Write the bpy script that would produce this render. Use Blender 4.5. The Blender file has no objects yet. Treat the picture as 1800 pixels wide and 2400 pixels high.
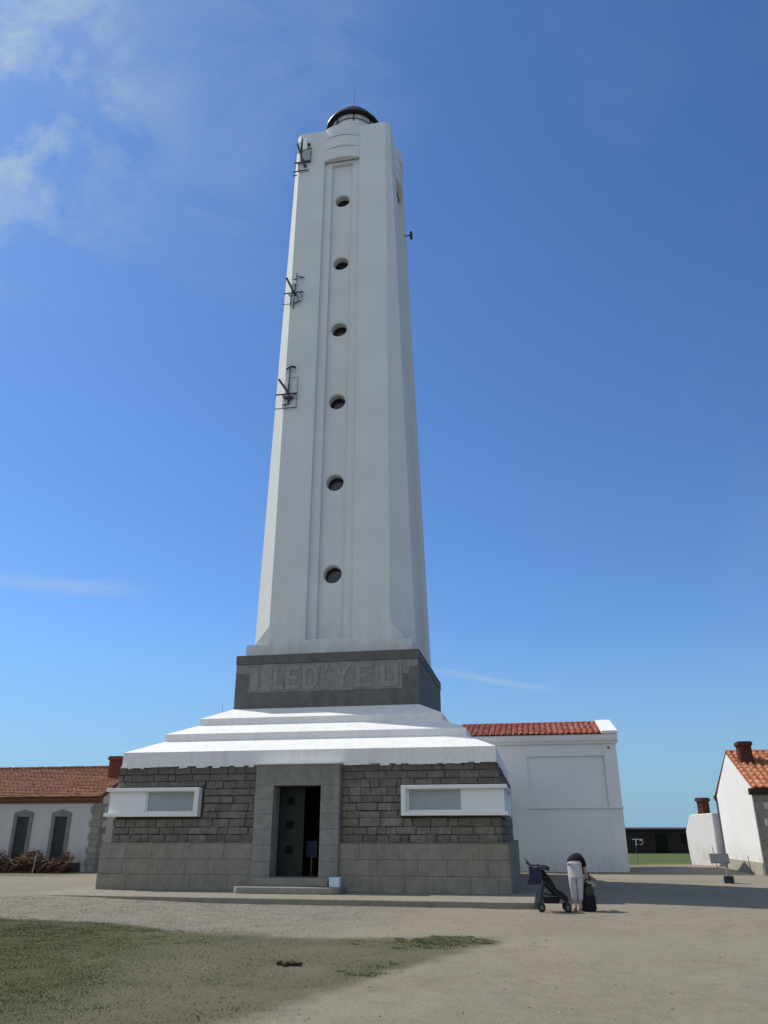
import bpy, bmesh, math, random
import numpy as np
from mathutils import Vector, Matrix
random.seed(7); np.random.seed(7)
SC = bpy.context.scene
COL = SC.collection
R = math.radians
YAW = R(10.3556)
CY, SY = math.cos(YAW), math.sin(YAW)
AX, AY = -1.6341, 34.0358           # tower axis on the ground
SUN_AZ, SUN_EL = R(28), R(51)       # sun comes from the left, 30 degrees behind the picture plane
PI = math.pi

# ------------------------------------------------------------------ object helpers
def tag(o, label=None, cat=None, group=None, kind=None):
    if label: o['label'] = label
    if cat: o['category'] = cat
    if group: o['group'] = group
    if kind: o['kind'] = kind
    return o

def empty(name, loc, rz=0.0, label=None, cat=None, group=None):
    o = bpy.data.objects.new(name, None)
    o.location = loc; o.rotation_euler = (0, 0, rz)
    o.empty_display_size = .3
    COL.objects.link(o)
    return tag(o, label, cat, group)

class MB:
    """collects faces (with a tone per face) and links them as ONE mesh object"""
    def __init__(s): s.v = []; s.f = []; s.t = []
    def poly(s, pts, tone=.5):
        n = len(s.v); s.v += [tuple(p) for p in pts]; s.f.append(tuple(range(n, n+len(pts)))); s.t.append(tone)
    def box(s, x0, x1, y0, y1, z0, z1, tone=.5, rot=None):
        P = [(x, y, z) for z in (z0, z1) for y in (y0, y1) for x in (x0, x1)]
        if rot: P = [tuple(rot @ Vector(p)) for p in P]
        n = len(s.v); s.v += P
        for f in ((0,2,3,1),(4,5,7,6),(0,1,5,4),(2,6,7,3),(0,4,6,2),(1,3,7,5)):
            s.f.append(tuple(n+i for i in f)); s.t.append(tone)
    def tube(s, p, q, r0, r1=None, n=8, tone=.5, caps=True):
        r1 = r0 if r1 is None else r1
        p, q = Vector(p), Vector(q); d = (q-p).normalized()
        a = d.orthogonal().normalized(); b = d.cross(a)
        k = len(s.v)
        for c, r in ((p, r0), (q, r1)):
            for i in range(n):
                t = 2*PI*i/n; s.v.append(tuple(c + a*math.cos(t)*r + b*math.sin(t)*r))
        for i in range(n):
            j = (i+1) % n; s.f.append((k+i, k+j, k+n+j, k+n+i)); s.t.append(tone)
        if caps:
            s.f.append(tuple(k+i for i in reversed(range(n)))); s.t.append(tone)
            s.f.append(tuple(k+n+i for i in range(n))); s.t.append(tone)
    def path(s, pts, r, n=8, tone=.5):
        for a, b in zip(pts[:-1], pts[1:]): s.tube(a, b, r, r, n, tone)
        for p in pts[1:-1]: s.ball(p, r, tone=tone)
    def ball(s, c, r, nu=8, nv=5, tone=.5, sc=(1,1,1)):
        k = len(s.v)
        for j in range(nv+1):
            ph = PI*j/nv
            for i in range(nu):
                th = 2*PI*i/nu
                s.v.append((c[0]+sc[0]*r*math.sin(ph)*math.cos(th), c[1]+sc[1]*r*math.sin(ph)*math.sin(th), c[2]+sc[2]*r*math.cos(ph)))
        for j in range(nv):
            for i in range(nu):
                i2 = (i+1) % nu
                s.f.append((k+j*nu+i, k+(j+1)*nu+i, k+(j+1)*nu+i2, k+j*nu+i2)); s.t.append(tone)
    def lathe(s, prof, cx=0, cy=0, n=40, tone=.5, cap0=False, cap1=False):
        k = len(s.v)
        for r, z in prof:
            for i in range(n):
                t = 2*PI*i/n; s.v.append((cx+r*math.cos(t), cy+r*math.sin(t), z))
        for j in range(len(prof)-1):
            for i in range(n):
                i2 = (i+1) % n
                s.f.append((k+j*n+i, k+j*n+i2, k+(j+1)*n+i2, k+(j+1)*n+i)); s.t.append(tone)
        if cap0: s.f.append(tuple(k+i for i in reversed(range(n)))); s.t.append(tone)
        if cap1: s.f.append(tuple(k+(len(prof)-1)*n+i for i in range(n))); s.t.append(tone)
    def prism_x(s, yz, x0, x1, tone=.5):
        a = [(x0, y, z) for y, z in yz]; b = [(x1, y, z) for y, z in yz]
        s.poly(a[::-1], tone); s.poly(b, tone)
        for i in range(len(yz)):
            j = (i+1) % len(yz); s.poly([a[i], a[j], b[j], b[i]], tone)
    def prism_y(s, xz, y0, y1, tone=.5):
        a = [(x, y0, z) for x, z in xz]; b = [(x, y1, z) for x, z in xz]
        s.poly(a, tone); s.poly(b[::-1], tone)
        for i in range(len(xz)):
            j = (i+1) % len(xz); s.poly([a[j], a[i], b[i], b[j]], tone)
    def build(s, name, mat, parent=None, smooth=False, bevel=0, fix=True):
        me = bpy.data.meshes.new(name)
        me.from_pydata(s.v, [], s.f); me.update()
        at = me.attributes.new('tone', 'FLOAT', 'FACE'); at.data.foreach_set('value', s.t)
        if fix:
            bm = bmesh.new(); bm.from_mesh(me)
            bmesh.ops.remove_doubles(bm, verts=bm.verts, dist=1e-4)
            bmesh.ops.recalc_face_normals(bm, faces=bm.faces)
            bm.to_mesh(me); bm.free()
        if smooth:
            for p in me.polygons: p.use_smooth = True
        me.materials.append(mat)
        o = bpy.data.objects.new(name, me); COL.objects.link(o)
        if parent: o.parent = parent
        if bevel:
            m = o.modifiers.new('edge', 'BEVEL'); m.width = bevel; m.segments = 2; m.limit_method = 'ANGLE'; m.angle_limit = R(40)
        return o

# ------------------------------------------------------------------ material helpers
class NT:
    def __init__(s, name):
        m = bpy.data.materials.new(name); m.use_nodes = True
        s.m = m; s.n = m.node_tree.nodes; s.l = m.node_tree.links
        s.bsdf = s.n['Principled BSDF']
        tc = s.n.new('ShaderNodeTexCoord'); s.co = tc.outputs['Object']
    def lk(s, a, b): s.l.new(a, b)
    def put(s, sock, v):
        if isinstance(v, (int, float)): sock.default_value = v
        elif isinstance(v, (tuple, list)):
            sock.default_value = tuple(v) + ((1,) if len(v) == 3 and sock.type == 'RGBA' else ())
        else: s.lk(v, sock)
    def noise(s, scale, detail=4, rough=.55, stretch=None, dist=0, co=None):
        n = s.n.new('ShaderNodeTexNoise'); n.inputs['Scale'].default_value = scale
        n.inputs['Detail'].default_value = detail; n.inputs['Roughness'].default_value = rough
        n.inputs['Distortion'].default_value = dist
        src = co or s.co
        if stretch:
            mp = s.n.new('ShaderNodeMapping'); mp.inputs['Scale'].default_value = stretch
            s.lk(src, mp.inputs['Vector']); src = mp.outputs[0]
        s.lk(src, n.inputs['Vector']); return n.outputs['Fac']
    def voro(s, scale, feat='F1', out='Distance', stretch=None):
        n = s.n.new('ShaderNodeTexVoronoi'); n.inputs['Scale'].default_value = scale; n.feature = feat
        src = s.co
        if stretch:
            mp = s.n.new('ShaderNodeMapping'); mp.inputs['Scale'].default_value = stretch
            s.lk(src, mp.inputs['Vector']); src = mp.outputs[0]
        s.lk(src, n.inputs['Vector']); return n.outputs[out]
    def attr(s, name, out='Fac'):
        a = s.n.new('ShaderNodeAttribute'); a.attribute_name = name; return a.outputs[out]
    def ramp(s, fac, stops):
        r = s.n.new('ShaderNodeValToRGB'); e = r.color_ramp.elements
        while len(e) < len(stops): e.new(.5)
        for el, (p, c) in zip(e, stops):
            el.position = p; el.color = (c, c, c, 1) if isinstance(c, (int, float)) else tuple(c)+(1,)
        s.lk(fac, r.inputs['Fac']); return r.outputs['Color']
    def mix(s, fac, a, b, mode='MIX'):
        n = s.n.new('ShaderNodeMix'); n.data_type = 'RGBA'; n.blend_type = mode
        s.put(n.inputs['Factor'], fac); s.put(n.inputs['A'], a); s.put(n.inputs['B'], b)
        return n.outputs['Result']
    def math(s, op, a, b=0.0, c=0.0, clamp=False):
        n = s.n.new('ShaderNodeMath'); n.operation = op; n.use_clamp = clamp
        s.put(n.inputs[0], a); s.put(n.inputs[1], b); s.put(n.inputs[2], c); return n.outputs[0]
    def bump(s, h, strength=.3, dist=.02):
        b = s.n.new('ShaderNodeBump'); b.inputs['Strength'].default_value = strength; b.inputs['Distance'].default_value = dist
        s.lk(h, b.inputs['Height']); s.lk(b.outputs[0], s.bsdf.inputs['Normal'])
    def z(s):
        x = s.n.new('ShaderNodeSeparateXYZ'); s.lk(s.co, x.inputs[0]); return x.outputs['Z']
    def done(s, color, rough=.85, spec=.3, metal=0):
        s.put(s.bsdf.inputs['Base Color'], color); s.put(s.bsdf.inputs['Roughness'], rough)
        s.bsdf.inputs['Specular IOR Level'].default_value = spec; s.bsdf.inputs['Metallic'].default_value = metal
        return s.m

def m_plain(name, c, rough=.6, spec=.4, metal=0, var=.12, scale=9):
    t = NT(name); n = t.noise(scale, 4)
    lo = tuple(x*(1-var) for x in c); hi = tuple(min(1, x*(1+var)) for x in c)
    t.bump(t.noise(scale*9, 3), .06, .004)
    return t.done(t.ramp(n, [(.3, lo), (.7, hi)]), rough, spec, metal)

def m_plaster(name, c, stain=.12, streak=.18, grime_z=None, stainc=(.30, .28, .24)):
    t = NT(name)
    big = t.noise(.55, 5, .6); fine = t.noise(7, 5, .6)
    col = t.mix(t.ramp(big, [(.35, 0), (.7, 1)]), tuple(x*.93 for x in c), c)
    col = t.mix(t.math('MULTIPLY', t.ramp(fine, [(.45, 0), (.75, 1)]), stain), col, stainc)
    st = t.noise(1.0, 5, .65, stretch=(2.6, 2.6, .10))
    col = t.mix(t.math('MULTIPLY', t.ramp(st, [(.52, 0), (.75, 1)]), streak), col, stainc)
    if grime_z is not None:
        z = t.z(); g = t.math('SUBTRACT', 1.0, t.math('DIVIDE', t.math('SUBTRACT', z, grime_z[0]), grime_z[1]), clamp=True)
        g = t.math('MULTIPLY', g, t.ramp(t.noise(2.2, 5, .65, stretch=(1.5, 1.5, .5)), [(.35, 0), (.7, 1)]))
        col = t.mix(t.math('MULTIPLY', g, grime_z[2]), col, grime_z[3] if len(grime_z) > 3 else (.24, .21, .16))
    t.bump(t.noise(26, 5, .65), .18, .012)
    return t.done(col, .82, .25)

def m_stone(name, lo, hi, scale=6, bump=.5, stain=.5, warm=None, topdark=None):
    t = NT(name); tone = t.attr('tone')
    col = t.mix(tone, lo, hi)
    if warm: col = t.mix(t.math('MULTIPLY', t.ramp(t.noise(.45, 3, .5), [(.45, 0), (.62, 1)]), .55), col, warm)
    n = t.noise(scale, 6, .65); col = t.mix(t.ramp(n, [(.3, .85), (.7, 0)]), col, tuple(x*.62 for x in lo))
    sp = t.noise(scale*14, 3, .7); col = t.mix(t.ramp(sp, [(.42, 0), (.72, .55)]), col, tuple(min(1, x*1.55) for x in hi))
    st = t.noise(1.2, 5, .6, stretch=(2.2, 2.2, .22)); col = t.mix(t.math('MULTIPLY', t.ramp(st, [(.5, 0), (.74, 1)]), stain), col, tuple(x*.5 for x in lo))
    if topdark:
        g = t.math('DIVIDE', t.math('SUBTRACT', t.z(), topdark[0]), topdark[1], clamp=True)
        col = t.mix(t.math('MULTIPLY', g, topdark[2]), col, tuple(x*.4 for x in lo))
    h = t.math('ADD', n, t.math('MULTIPLY', sp, .35))
    t.bump(h, bump, .03)
    return t.done(col, .92, .15)

def m_tile(name, stops):
    t = NT(name); tone = t.attr('tone')
    col = t.ramp(tone, stops)
    n = t.noise(5, 5, .65); col = t.mix(t.ramp(n, [(.4, .65), (.68, 0)]), col, (.10, .045, .03))
    li = t.noise(13, 4, .6); col = t.mix(t.ramp(li, [(.62, 0), (.75, .35)]), col, (.33, .27, .20))
    t.bump(t.noise(30, 4), .25, .01)
    return t.done(col, .88, .2)

M = {}
M['tower'] = m_plaster('white_tower_paint', (.63, .645, .64), .05, .13, (8.3, 3.0, .3), (.42, .42, .40))
M['slope'] = m_plaster('white_roof_paint', (.80, .785, .755), .20, .24, None, (.38, .35, .28))
M['white'] = m_plaster('white_frame_paint', (.80, .80, .78), .07, .12)
M['wall_white'] = m_plaster('white_render', (.76, .76, .75), .05, .08, (0, 1.1, .35), (.45, .43, .38))
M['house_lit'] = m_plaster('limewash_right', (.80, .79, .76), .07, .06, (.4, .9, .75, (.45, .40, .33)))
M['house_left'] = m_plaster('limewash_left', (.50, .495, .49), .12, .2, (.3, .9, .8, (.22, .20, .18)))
M['beige'] = m_plaster('bounce_tinted_render', (.52, .46, .37), .18, .2, (0, 1.0, .5))  # gable render: warm light bounced off the ground put into the colour
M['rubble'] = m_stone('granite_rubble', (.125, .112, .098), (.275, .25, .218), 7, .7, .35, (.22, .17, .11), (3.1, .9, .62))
M['ashlar'] = m_stone('granite_ashlar', (.235, .218, .185), (.30, .275, .23), 4, .25, .35, (.28, .225, .15))
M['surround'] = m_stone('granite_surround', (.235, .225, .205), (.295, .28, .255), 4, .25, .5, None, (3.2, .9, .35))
M['mortar'] = m_stone('dark_mortar', (.055, .05, .045), (.08, .073, .064), 9, .5, .3)
M['joint'] = m_stone('ashlar_mortar', (.10, .095, .085), (.12, .11, .10), 9, .3, .3)
M['frieze'] = m_stone('grey_frieze_stone', (.135, .13, .124), (.162, .156, .148), 3, .3, .45)
M['friezetop'] = m_stone('grey_frieze_band', (.12, .115, .11), (.14, .136, .128), 3, .3, .3)
M['panel'] = m_stone('pale_frieze_stone', (.21, .205, .20), (.25, .245, .238), 4, .35, .3)
M['letter'] = m_stone('pale_letter_stone', (.235, .23, .225), (.28, .272, .265), 5, .35, .2)
M['step'] = m_stone('step_stone', (.25, .235, .20), (.31, .29, .245), 5, .3, .25)
M['pad'] = m_stone('pad_concrete', (.225, .205, .16), (.275, .25, .20), 3, .3, .3)
M['quoin'] = m_stone('quoin_stone', (.21, .195, .175), (.31, .285, .25), 6, .5, .3)
M['sill'] = m_stone('window_stone', (.19, .175, .18), (.24, .225, .225), 6, .4, .3)
M['plinth_dark'] = m_stone('dark_plinth', (.055, .05, .048), (.08, .075, .07), 5, .4, .3)
M['plinth_beige'] = m_stone('beige_plinth', (.36, .33, .26), (.43, .39, .31), 5, .4, .3)
M['tile_red'] = m_tile('canal_tile_red', [(0, (.36, .085, .055)), (.5, (.50, .15, .10)), (1, (.60, .28, .20))])
M['tile_orange'] = m_tile('canal_tile_orange', [(0, (.48, .15, .07)), (.5, (.62, .24, .12)), (1, (.72, .36, .20))])
M['tile_brown'] = m_tile('flat_tile_brown', [(0, (.20, .085, .05)), (.5, (.30, .13, .075)), (1, (.40, .20, .11))])
M['brick'] = m_stone('chimney_brick', (.16, .045, .035), (.22, .07, .05), 8, .5, .4)
M['brick_dark'] = m_stone('dark_chimney_brick', (.085, .035, .026), (.12, .05, .036), 8, .5, .4)
M['cornice_brown'] = m_plain('brown_cornice', (.17, .085, .05), .8, .2)
M['wood_dark'] = m_plain('dark_eave_wood', (.06, .042, .034), .8, .2)
M['black'] = m_plain('black_paint', (.012, .012, .013), .38, .5)
M['dome'] = m_plain('black_dome_paint', (.007, .007, .008), .62, .25)
M['blackfab'] = m_plain('black_fabric', (.016, .017, .022), .9, .2, 0, .3, 20)
M['bluefab'] = m_plain('dark_blue_cloth', (.035, .04, .075), .9, .15, 0, .35, 14)
M['beigefab'] = m_plain('beige_cloth', (.42, .35, .26), .9, .1)
M['greenfab'] = m_plain('dark_green_cloth', (.05, .055, .045), .9, .1)
M['steel'] = m_plain('grey_steel', (.13, .13, .13), .6, .3, .1)
M['greymetal'] = m_plain('frame_metal', (.10, .10, .11), .45, .5, .4)
M['rubber'] = m_plain('black_rubber', (.018, .018, .018), .85, .3)
M['doorgreen'] = m_plain('dark_green_door_paint', (.014, .022, .017), .55, .3)
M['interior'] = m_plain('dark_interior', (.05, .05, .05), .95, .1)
M['blind'] = m_plain('grey_blind', (.33, .36, .36), .6, .3, 0, .05, 3)
M['shutter'] = m_plain('dark_shutter', (.030, .032, .034), .6, .3, 0, .2)
M['pole_wood'] = m_plain('weathered_wood', (.40, .36, .30), .9, .1, 0, .3, 12)
M['bluepaper'] = m_plain('pale_blue_board', (.07, .09, .15), .7, .2)
M['palebox'] = m_plain('pale_plastic', (.62, .74, .82), .5, .3, 0, .04)
M['sand_mark'] = m_plain('white_wall_paint', (.75, .75, .75), .9, .1)
M['bunkerwall'] = m_stone('dark_tarred_wall', (.028, .022, .020), (.04, .032, .028), 2, .4, .3)
M['bunkerdoor'] = m_plain('darker_door', (.010, .011, .010), .9, .1)
M['skin'] = m_plain('skin', (.47, .28, .20), .6, .3, 0, .06)
M['hair'] = m_plain('dark_hair', (.018, .012, .010), .6, .4)
M['trouser'] = m_plain('pale_trouser_cloth', (.46, .44, .44), .9, .1, 0, .10, 16)
M['blacktop'] = m_plain('black_top_cloth', (.018, .016, .018), .9, .1)
t = NT('porthole_glass'); M['pglass'] = t.done((.012, .014, .018), .07, .6)
t = NT('lantern_glass'); M['lglass'] = t.done(t.ramp(t.noise(3, 3), [(.4, (.38, .38, .38)), (.6, (.55, .55, .55))]), .15, .6)
def m_branch():
    t = NT('dry_branches'); tone = t.attr('tone')
    col = t.ramp(tone, [(0, (.05, .026, .02)), (.45, (.13, .075, .052)), (.75, (.25, .155, .095)), (1, (.46, .34, .22))])
    t.bump(t.noise(25, 4), .4, .02); return t.done(col, .9, .15)
M['branch'] = m_branch()
def m_leaf():
    t = NT('grass_blade'); tone = t.attr('tone')
    return t.done(t.ramp(tone, [(0, (.095, .10, .042)), (.45, (.14, .155, .06)), (.75, (.20, .21, .09)), (1, (.32, .285, .16))]), .75, .15)
M['leaf'] = m_leaf()
def m_gravel():
    t = NT('gravel_stone'); tone = t.attr('tone')
    return t.done(t.ramp(tone, [(0, (.13, .11, .085)), (.5, (.26, .23, .175)), (1, (.38, .345, .27))]), .92, .15)
M['gravel'] = m_gravel()

# ------------------------------------------------------------------ small shared builders
def stones(mb, frame, u0, u1, z0, z1, ch, lmin, lmax, gap, proud=(.012, .04), bevel=.014, holes=(), jit=.008, chj=.12, tone=(0, 1)):
    """irregular dressed blocks on a wall plane; frame(u, out, z) -> local point"""
    z = z0; rows = max(1, round((z1-z0)/ch)); hs = [1+random.uniform(-chj, chj) for _ in range(rows)]
    k = (z1-z0)/sum(hs)
    for h in hs:
        a, b = z, z+h*k; z = b
        u = u0 - random.uniform(0, lmin*.6)
        while u < u1:
            l = random.uniform(lmin, lmax); s0, s1 = max(u, u0), min(u+l, u1); u += l
            if s1 - s0 < .06: continue
            segs = [(s0, s1, a, b)]
            for (hu0, hu1, hz0, hz1) in holes:
                nxt = []
                for (p0, p1, q0, q1) in segs:
                    if p1 <= hu0 or p0 >= hu1 or q1 <= hz0 or q0 >= hz1: nxt.append((p0, p1, q0, q1)); continue
                    if p0 < hu0: nxt.append((p0, hu0, q0, q1))
                    if p1 > hu1: nxt.append((hu1, p1, q0, q1))
                    m0, m1 = max(p0, hu0), min(p1, hu1)
                    if q0 < hz0: nxt.append((m0, m1, q0, hz0))
                    if q1 > hz1: nxt.append((m0, m1, hz1, q1))
                segs = [g for g in nxt if g[1]-g[0] > .05 and g[3]-g[2] > .04]
            tn = random.uniform(*tone)
            for (p0, p1, q0, q1) in segs:
                g = gap/2; j = lambda: random.uniform(-jit, jit)
                o = random.uniform(*proud)
                base = [(p0+g, q0+g), (p1-g, q0+g), (p1-g, q1-g), (p0+g, q1-g)]
                base = [(x+j(), y+j()) for x, y in base]
                cx, cz = (p0+p1)/2, (q0+q1)/2
                bk = [frame(x, -.01, y) for x, y in base]
                md = [frame(x, o*.55, y) for x, y in base]
                ins = [(x + (bevel if x < cx else -bevel), y + (bevel if y < cz else -bevel)) for x, y in base]
                ft = [frame(x, o+random.uniform(-.25, .25)*jit, y) for x, y in ins]
                mb.poly(ft, tn)
                for i in range(4):
                    i2 = (i+1) % 4
                    mb.poly([md[i], md[i2], ft[i2], ft[i]], tn); mb.poly([bk[i], bk[i2], md[i2], md[i]], tn)

def canal_roof(name, mat, parent, x0, x1, y0, z0, y1, z1, pitch=.29, row=.42, seed=1):
    """half-round clay tiles laid in columns running up the slope from (y0,z0) to (y1,z1)"""
    rnd = random.Random(seed); mb = MB()
    L = math.hypot(y1-y0, z1-z0); dy, dz = (y1-y0)/L, (z1-z0)/L; ny, nz = -dz, dy
    if nz < 0: ny, nz = -ny, -nz
    P = lambda x, l, h: (x, y0+dy*l+ny*h, z0+dz*l+nz*h)
    mb.poly([P(x0, 0, 0), P(x1, 0, 0), P(x1, L, 0), P(x0, L, 0)], .1)
    mb.poly([P(x0, 0, -.05), P(x1, 0, -.05), P(x1, L, -.05), P(x0, L, -.05)], .1)
    nc = int((x1-x0)/pitch); pitch = (x1-x0)/nc; nr = max(1, int(L/row)); row = L/nr
    for c in range(nc):
        xc = x0 + (c+.5)*pitch; cj = rnd.uniform(-.012, .012)
        for r in range(nr):
            tn = min(1, max(0, rnd.gauss(.55, .28)))
            l0, l1 = r*row-.05, (r+1)*row+.02
            ra, rb = pitch*.33*rnd.uniform(.95, 1.05), pitch*.27
            ha, hb = .045+rnd.uniform(0, .012), .02
            A = []; B = []
            for k in range(7):
                a = PI*k/6
                A.append(P(xc+cj-math.cos(a)*ra, l0, ha-.03+math.sin(a)*ra*.95)); B.append(P(xc+cj-math.cos(a)*rb, l1, hb-.02+math.sin(a)*rb*.95))
            for k in range(6): mb.poly([A[k], A[k+1], B[k+1], B[k]], tn)
            mb.poly(A[::-1], tn*.6)
            tn2 = min(1, max(0, rnd.gauss(.35, .25)))   # channel tile between two covers
            xd = xc + pitch/2
            if xd < x1-.05:
                A = []; B = []
                for k in range(4):
                    a = PI*k/3
                    A.append(P(xd-math.cos(a)*pitch*.30, l0, .055-math.sin(a)*.05+.01)); B.append(P(xd-math.cos(a)*pitch*.28, l1, .045-math.sin(a)*.045))
                for k in range(3): mb.poly([A[k], A[k+1], B[k+1], B[k]], tn2)
    return mb.build(name, mat, parent, smooth=False, fix=False)

def chimney(name, mat, parent, x0, x1, y0, y1, z0, z1):
    mb = MB()
    def fr(axis, c, sgn):
        if axis == 'x': return lambda u, o, z: (u, c+sgn*o, z)
        return lambda u, o, z: (c+sgn*o, u, z)
    mb.box(x0, x1, y0, y1, z0, z1, .1)
    zt = z1-.10
    for ax, c, sg, a, b in (('x', y0, -1, x0, x1), ('x', y1, 1, x0, x1), ('y', x0, -1, y0, y1), ('y', x1, 1, y0, y1)):
        stones(mb, fr(ax, c, sg), a, b, z0, zt, .085, .18, .26, .012, (.006, .014), .005, jit=.003, chj=.03)
    o = mb.build(name, mat, parent)
    cp = MB(); cp.box(x0-.07, x1+.07, y0-.07, y1+.07, z1-.10, z1+.06, .5); cp.box(x0-.03, x1+.03, y0-.03, y1+.03, z1+.061, z1+.10, .3)
    cp.build('chimney_cap', mat, o, bevel=.015)
    return o

# ================================================================== THE LIGHTHOUSE
LH = empty('lighthouse', (AX, AY, 0), -YAW, 'tall white square lighthouse with chamfered corners on a stepped granite base', 'lighthouse')
fr_front = lambda b: (lambda u, o, z: (u, b-o, z))
fr_right = lambda s: (lambda u, o, z: (s+o, u, z))
fr_left = lambda s: (lambda u, o, z: (s-o, u, z))

# --- masonry core with a doorway (butted boxes)
core = MB()
core.box(-6.60, -1.25, -6.60, 6.60, 0, 3.90); core.box(1.25, 6.60, -6.60, 6.60, 0, 3.90)
core.box(-1.25, 1.25, -2.4, 6.60, 0, 3.90); core.box(-1.25, 1.25, -6.60, -2.4, 3.24, 3.90); core.box(-1.25, 1.25, -6.60, -2.4, 0, .38)
core.build('masonry_core', M['mortar'], LH)
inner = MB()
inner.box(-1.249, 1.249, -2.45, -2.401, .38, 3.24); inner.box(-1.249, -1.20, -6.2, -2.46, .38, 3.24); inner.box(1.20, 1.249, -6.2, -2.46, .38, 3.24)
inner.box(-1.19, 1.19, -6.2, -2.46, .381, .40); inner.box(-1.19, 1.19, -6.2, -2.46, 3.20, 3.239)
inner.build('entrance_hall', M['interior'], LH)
# --- rubble walls
WL = (-6.95, -3.40, 2.20, 3.20); WR = (3.44, 6.95, 2.20, 3.20)
rub = MB()
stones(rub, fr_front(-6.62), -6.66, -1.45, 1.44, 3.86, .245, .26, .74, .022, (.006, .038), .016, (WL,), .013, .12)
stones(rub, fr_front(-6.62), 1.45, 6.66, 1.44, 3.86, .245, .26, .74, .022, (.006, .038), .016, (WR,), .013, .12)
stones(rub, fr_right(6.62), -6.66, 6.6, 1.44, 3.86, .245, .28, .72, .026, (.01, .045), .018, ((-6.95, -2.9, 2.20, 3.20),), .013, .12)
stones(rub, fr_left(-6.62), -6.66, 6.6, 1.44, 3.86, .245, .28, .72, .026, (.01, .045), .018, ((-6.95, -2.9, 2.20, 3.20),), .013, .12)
rub.build('rubble_wall', M['rubble'], LH, fix=False)
# --- ashlar plinth
pl = MB()
for a, b in ((-6.86, -1.42), (1.42, 6.86)):
    stones(pl, fr_front(-6.855), a, b, 0.0, 1.42, .473, .75, 1.55, .008, (.014, .020), .004, jit=.0015, chj=.03)
stones(pl, fr_right(6.855), -6.86, 6.85, 0.0, 1.42, .473, .75, 1.55, .008, (.014, .020), .004, jit=.0015, chj=.03)
stones(pl, fr_left(-6.855), -6.86, 6.85, 0.0, 1.42, .473, .75, 1.55, .008, (.014, .020), .004, jit=.0015, chj=.03)
plo = pl.build('plinth', M['ashlar'], LH, fix=False)
pb = MB()
for a, b in ((-6.855, -1.43), (1.43, 6.855)): pb.box(a, b, -6.855, -6.601, 0, 1.425)
pb.box(6.601, 6.855, -6.60, 6.85, 0, 1.425); pb.box(-6.855, -6.601, -6.60, 6.85, 0, 1.425)
pb.build('plinth_backing', M['joint'], plo)
cap = MB()
for a, b in ((-6.88, -1.43), (1.43, 6.88)): cap.box(a, b, -6.88, -6.63, 1.427, 1.445, .8)
cap.box(6.63, 6.88, -6.625, 6.86, 1.427, 1.445, .8); cap.box(-6.88, -6.63, -6.625, 6.86, 1.427, 1.445, .8)
cap.build('plinth_cap', M['ashlar'], plo)
# --- door surround
sur = MB()
zs = [.40, .88, 1.37, 1.86, 2.32, 2.78, 3.20]
for sgn in (-1, 1):
    for a, b in zip(zs[:-1], zs[1:]):
        x0, x1 = sorted((sgn*.815, sgn*1.445)); sur.box(x0, x1, -7.0+random.uniform(-.002, .002), -6.25, a+.003, b-.003, random.random())
    x0, x1 = sorted((sgn*.815, sgn*1.445)); sur.box(x0, x1, -7.0, -6.25, 3.203, 3.86, .4)
sur.box(-.812, -.10, -7.002, -6.25, 3.20, 3.86, .5); sur.box(-.097, .38, -7.0, -6.25, 3.20, 3.86, .8); sur.box(.383, .812, -7.003, -6.25, 3.20, 3.86, .55)
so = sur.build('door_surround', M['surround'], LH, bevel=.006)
cp = MB(); cp.box(-1.47, 1.45, -7.03, -6.62, 3.865, 3.925); cp.build('surround_cap', M['white'], so, bevel=.012)
bk = MB()
for sgn in (-1, 1):
    x0, x1 = sorted((sgn*.83, sgn*1.43)); bk.box(x0, x1, -6.98, -6.26, .40, 3.85)
bk.build('surround_joint', M['joint'], so)
# --- door: closed left leaf, open right leaf
lf = MB()
panes = [(2.62, 2.86), (1.86, 2.10), (1.10, 1.34)]
zc = [.40] + [z for p in reversed(panes) for z in p] + [3.19]
lf.box(-.80, -.55, -6.22, -6.17, .40, 3.19); lf.box(-.30, .06, -6.22, -6.17, .40, 3.19)
for a, b in zip(zc[0::2], zc[1::2]): lf.box(-.55, -.30, -6.22, -6.17, a, b)
dl = lf.build('door', M['doorgreen'], LH)
for a, b in panes:
    g = MB(); g.box(-.55, -.30, -6.20, -6.18, a, b); g.build('door_pane', M['bunkerdoor'], dl)
    g = MB()
    for x0, x1, z0, z1 in ((-.59, -.26, b, b+.035), (-.59, -.26, a-.035, a), (-.59, -.55, a, b), (-.30, -.26, a, b)): g.box(x0, x1, -6.235, -6.222, z0, z1)
    g.build('pane_frame', M['doorgreen'], dl)
lf = MB(); lf.box(.80, .85, -6.17, -5.32, .42, 3.17); lf.build('door', M['doorgreen'], LH)
# --- entrance steps
def rounded(mb, x0, x1, y0, y1, z0, z1, rad, n=8, tone=.5):
    pts = [(x0, y1)]
    for k in range(n+1):
        a = PI + PI/2*k/n; pts.append((x0+rad+rad*math.cos(a), y0+rad+rad*math.sin(a)))
    for k in range(n+1):
        a = 1.5*PI + PI/2*k/n; pts.append((x1-rad+rad*math.cos(a), y0+rad+rad*math.sin(a)))
    pts.append((x1, y1)); bo = [(x, y, z0) for x, y in pts]; to = [(x, y, z1) for x, y in pts]
    mb.poly(bo[::-1], tone); mb.poly(to, tone)
    for i in range(len(pts)):
        j = (i+1) % len(pts); mb.poly([bo[i], bo[j], to[j], to[i]], tone)
s1 = MB(); rounded(s1, -1.71, 1.70, -7.95, -6.9, 0.0, .185, .30); s1.build('entrance_step', M['step'], LH, bevel=.022)
s2 = MB(); s2.box(-1.34, 1.20, -7.30, -6.251, .188, .41); s2.build('entrance_step', M['step'], LH, bevel=.015)

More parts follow.
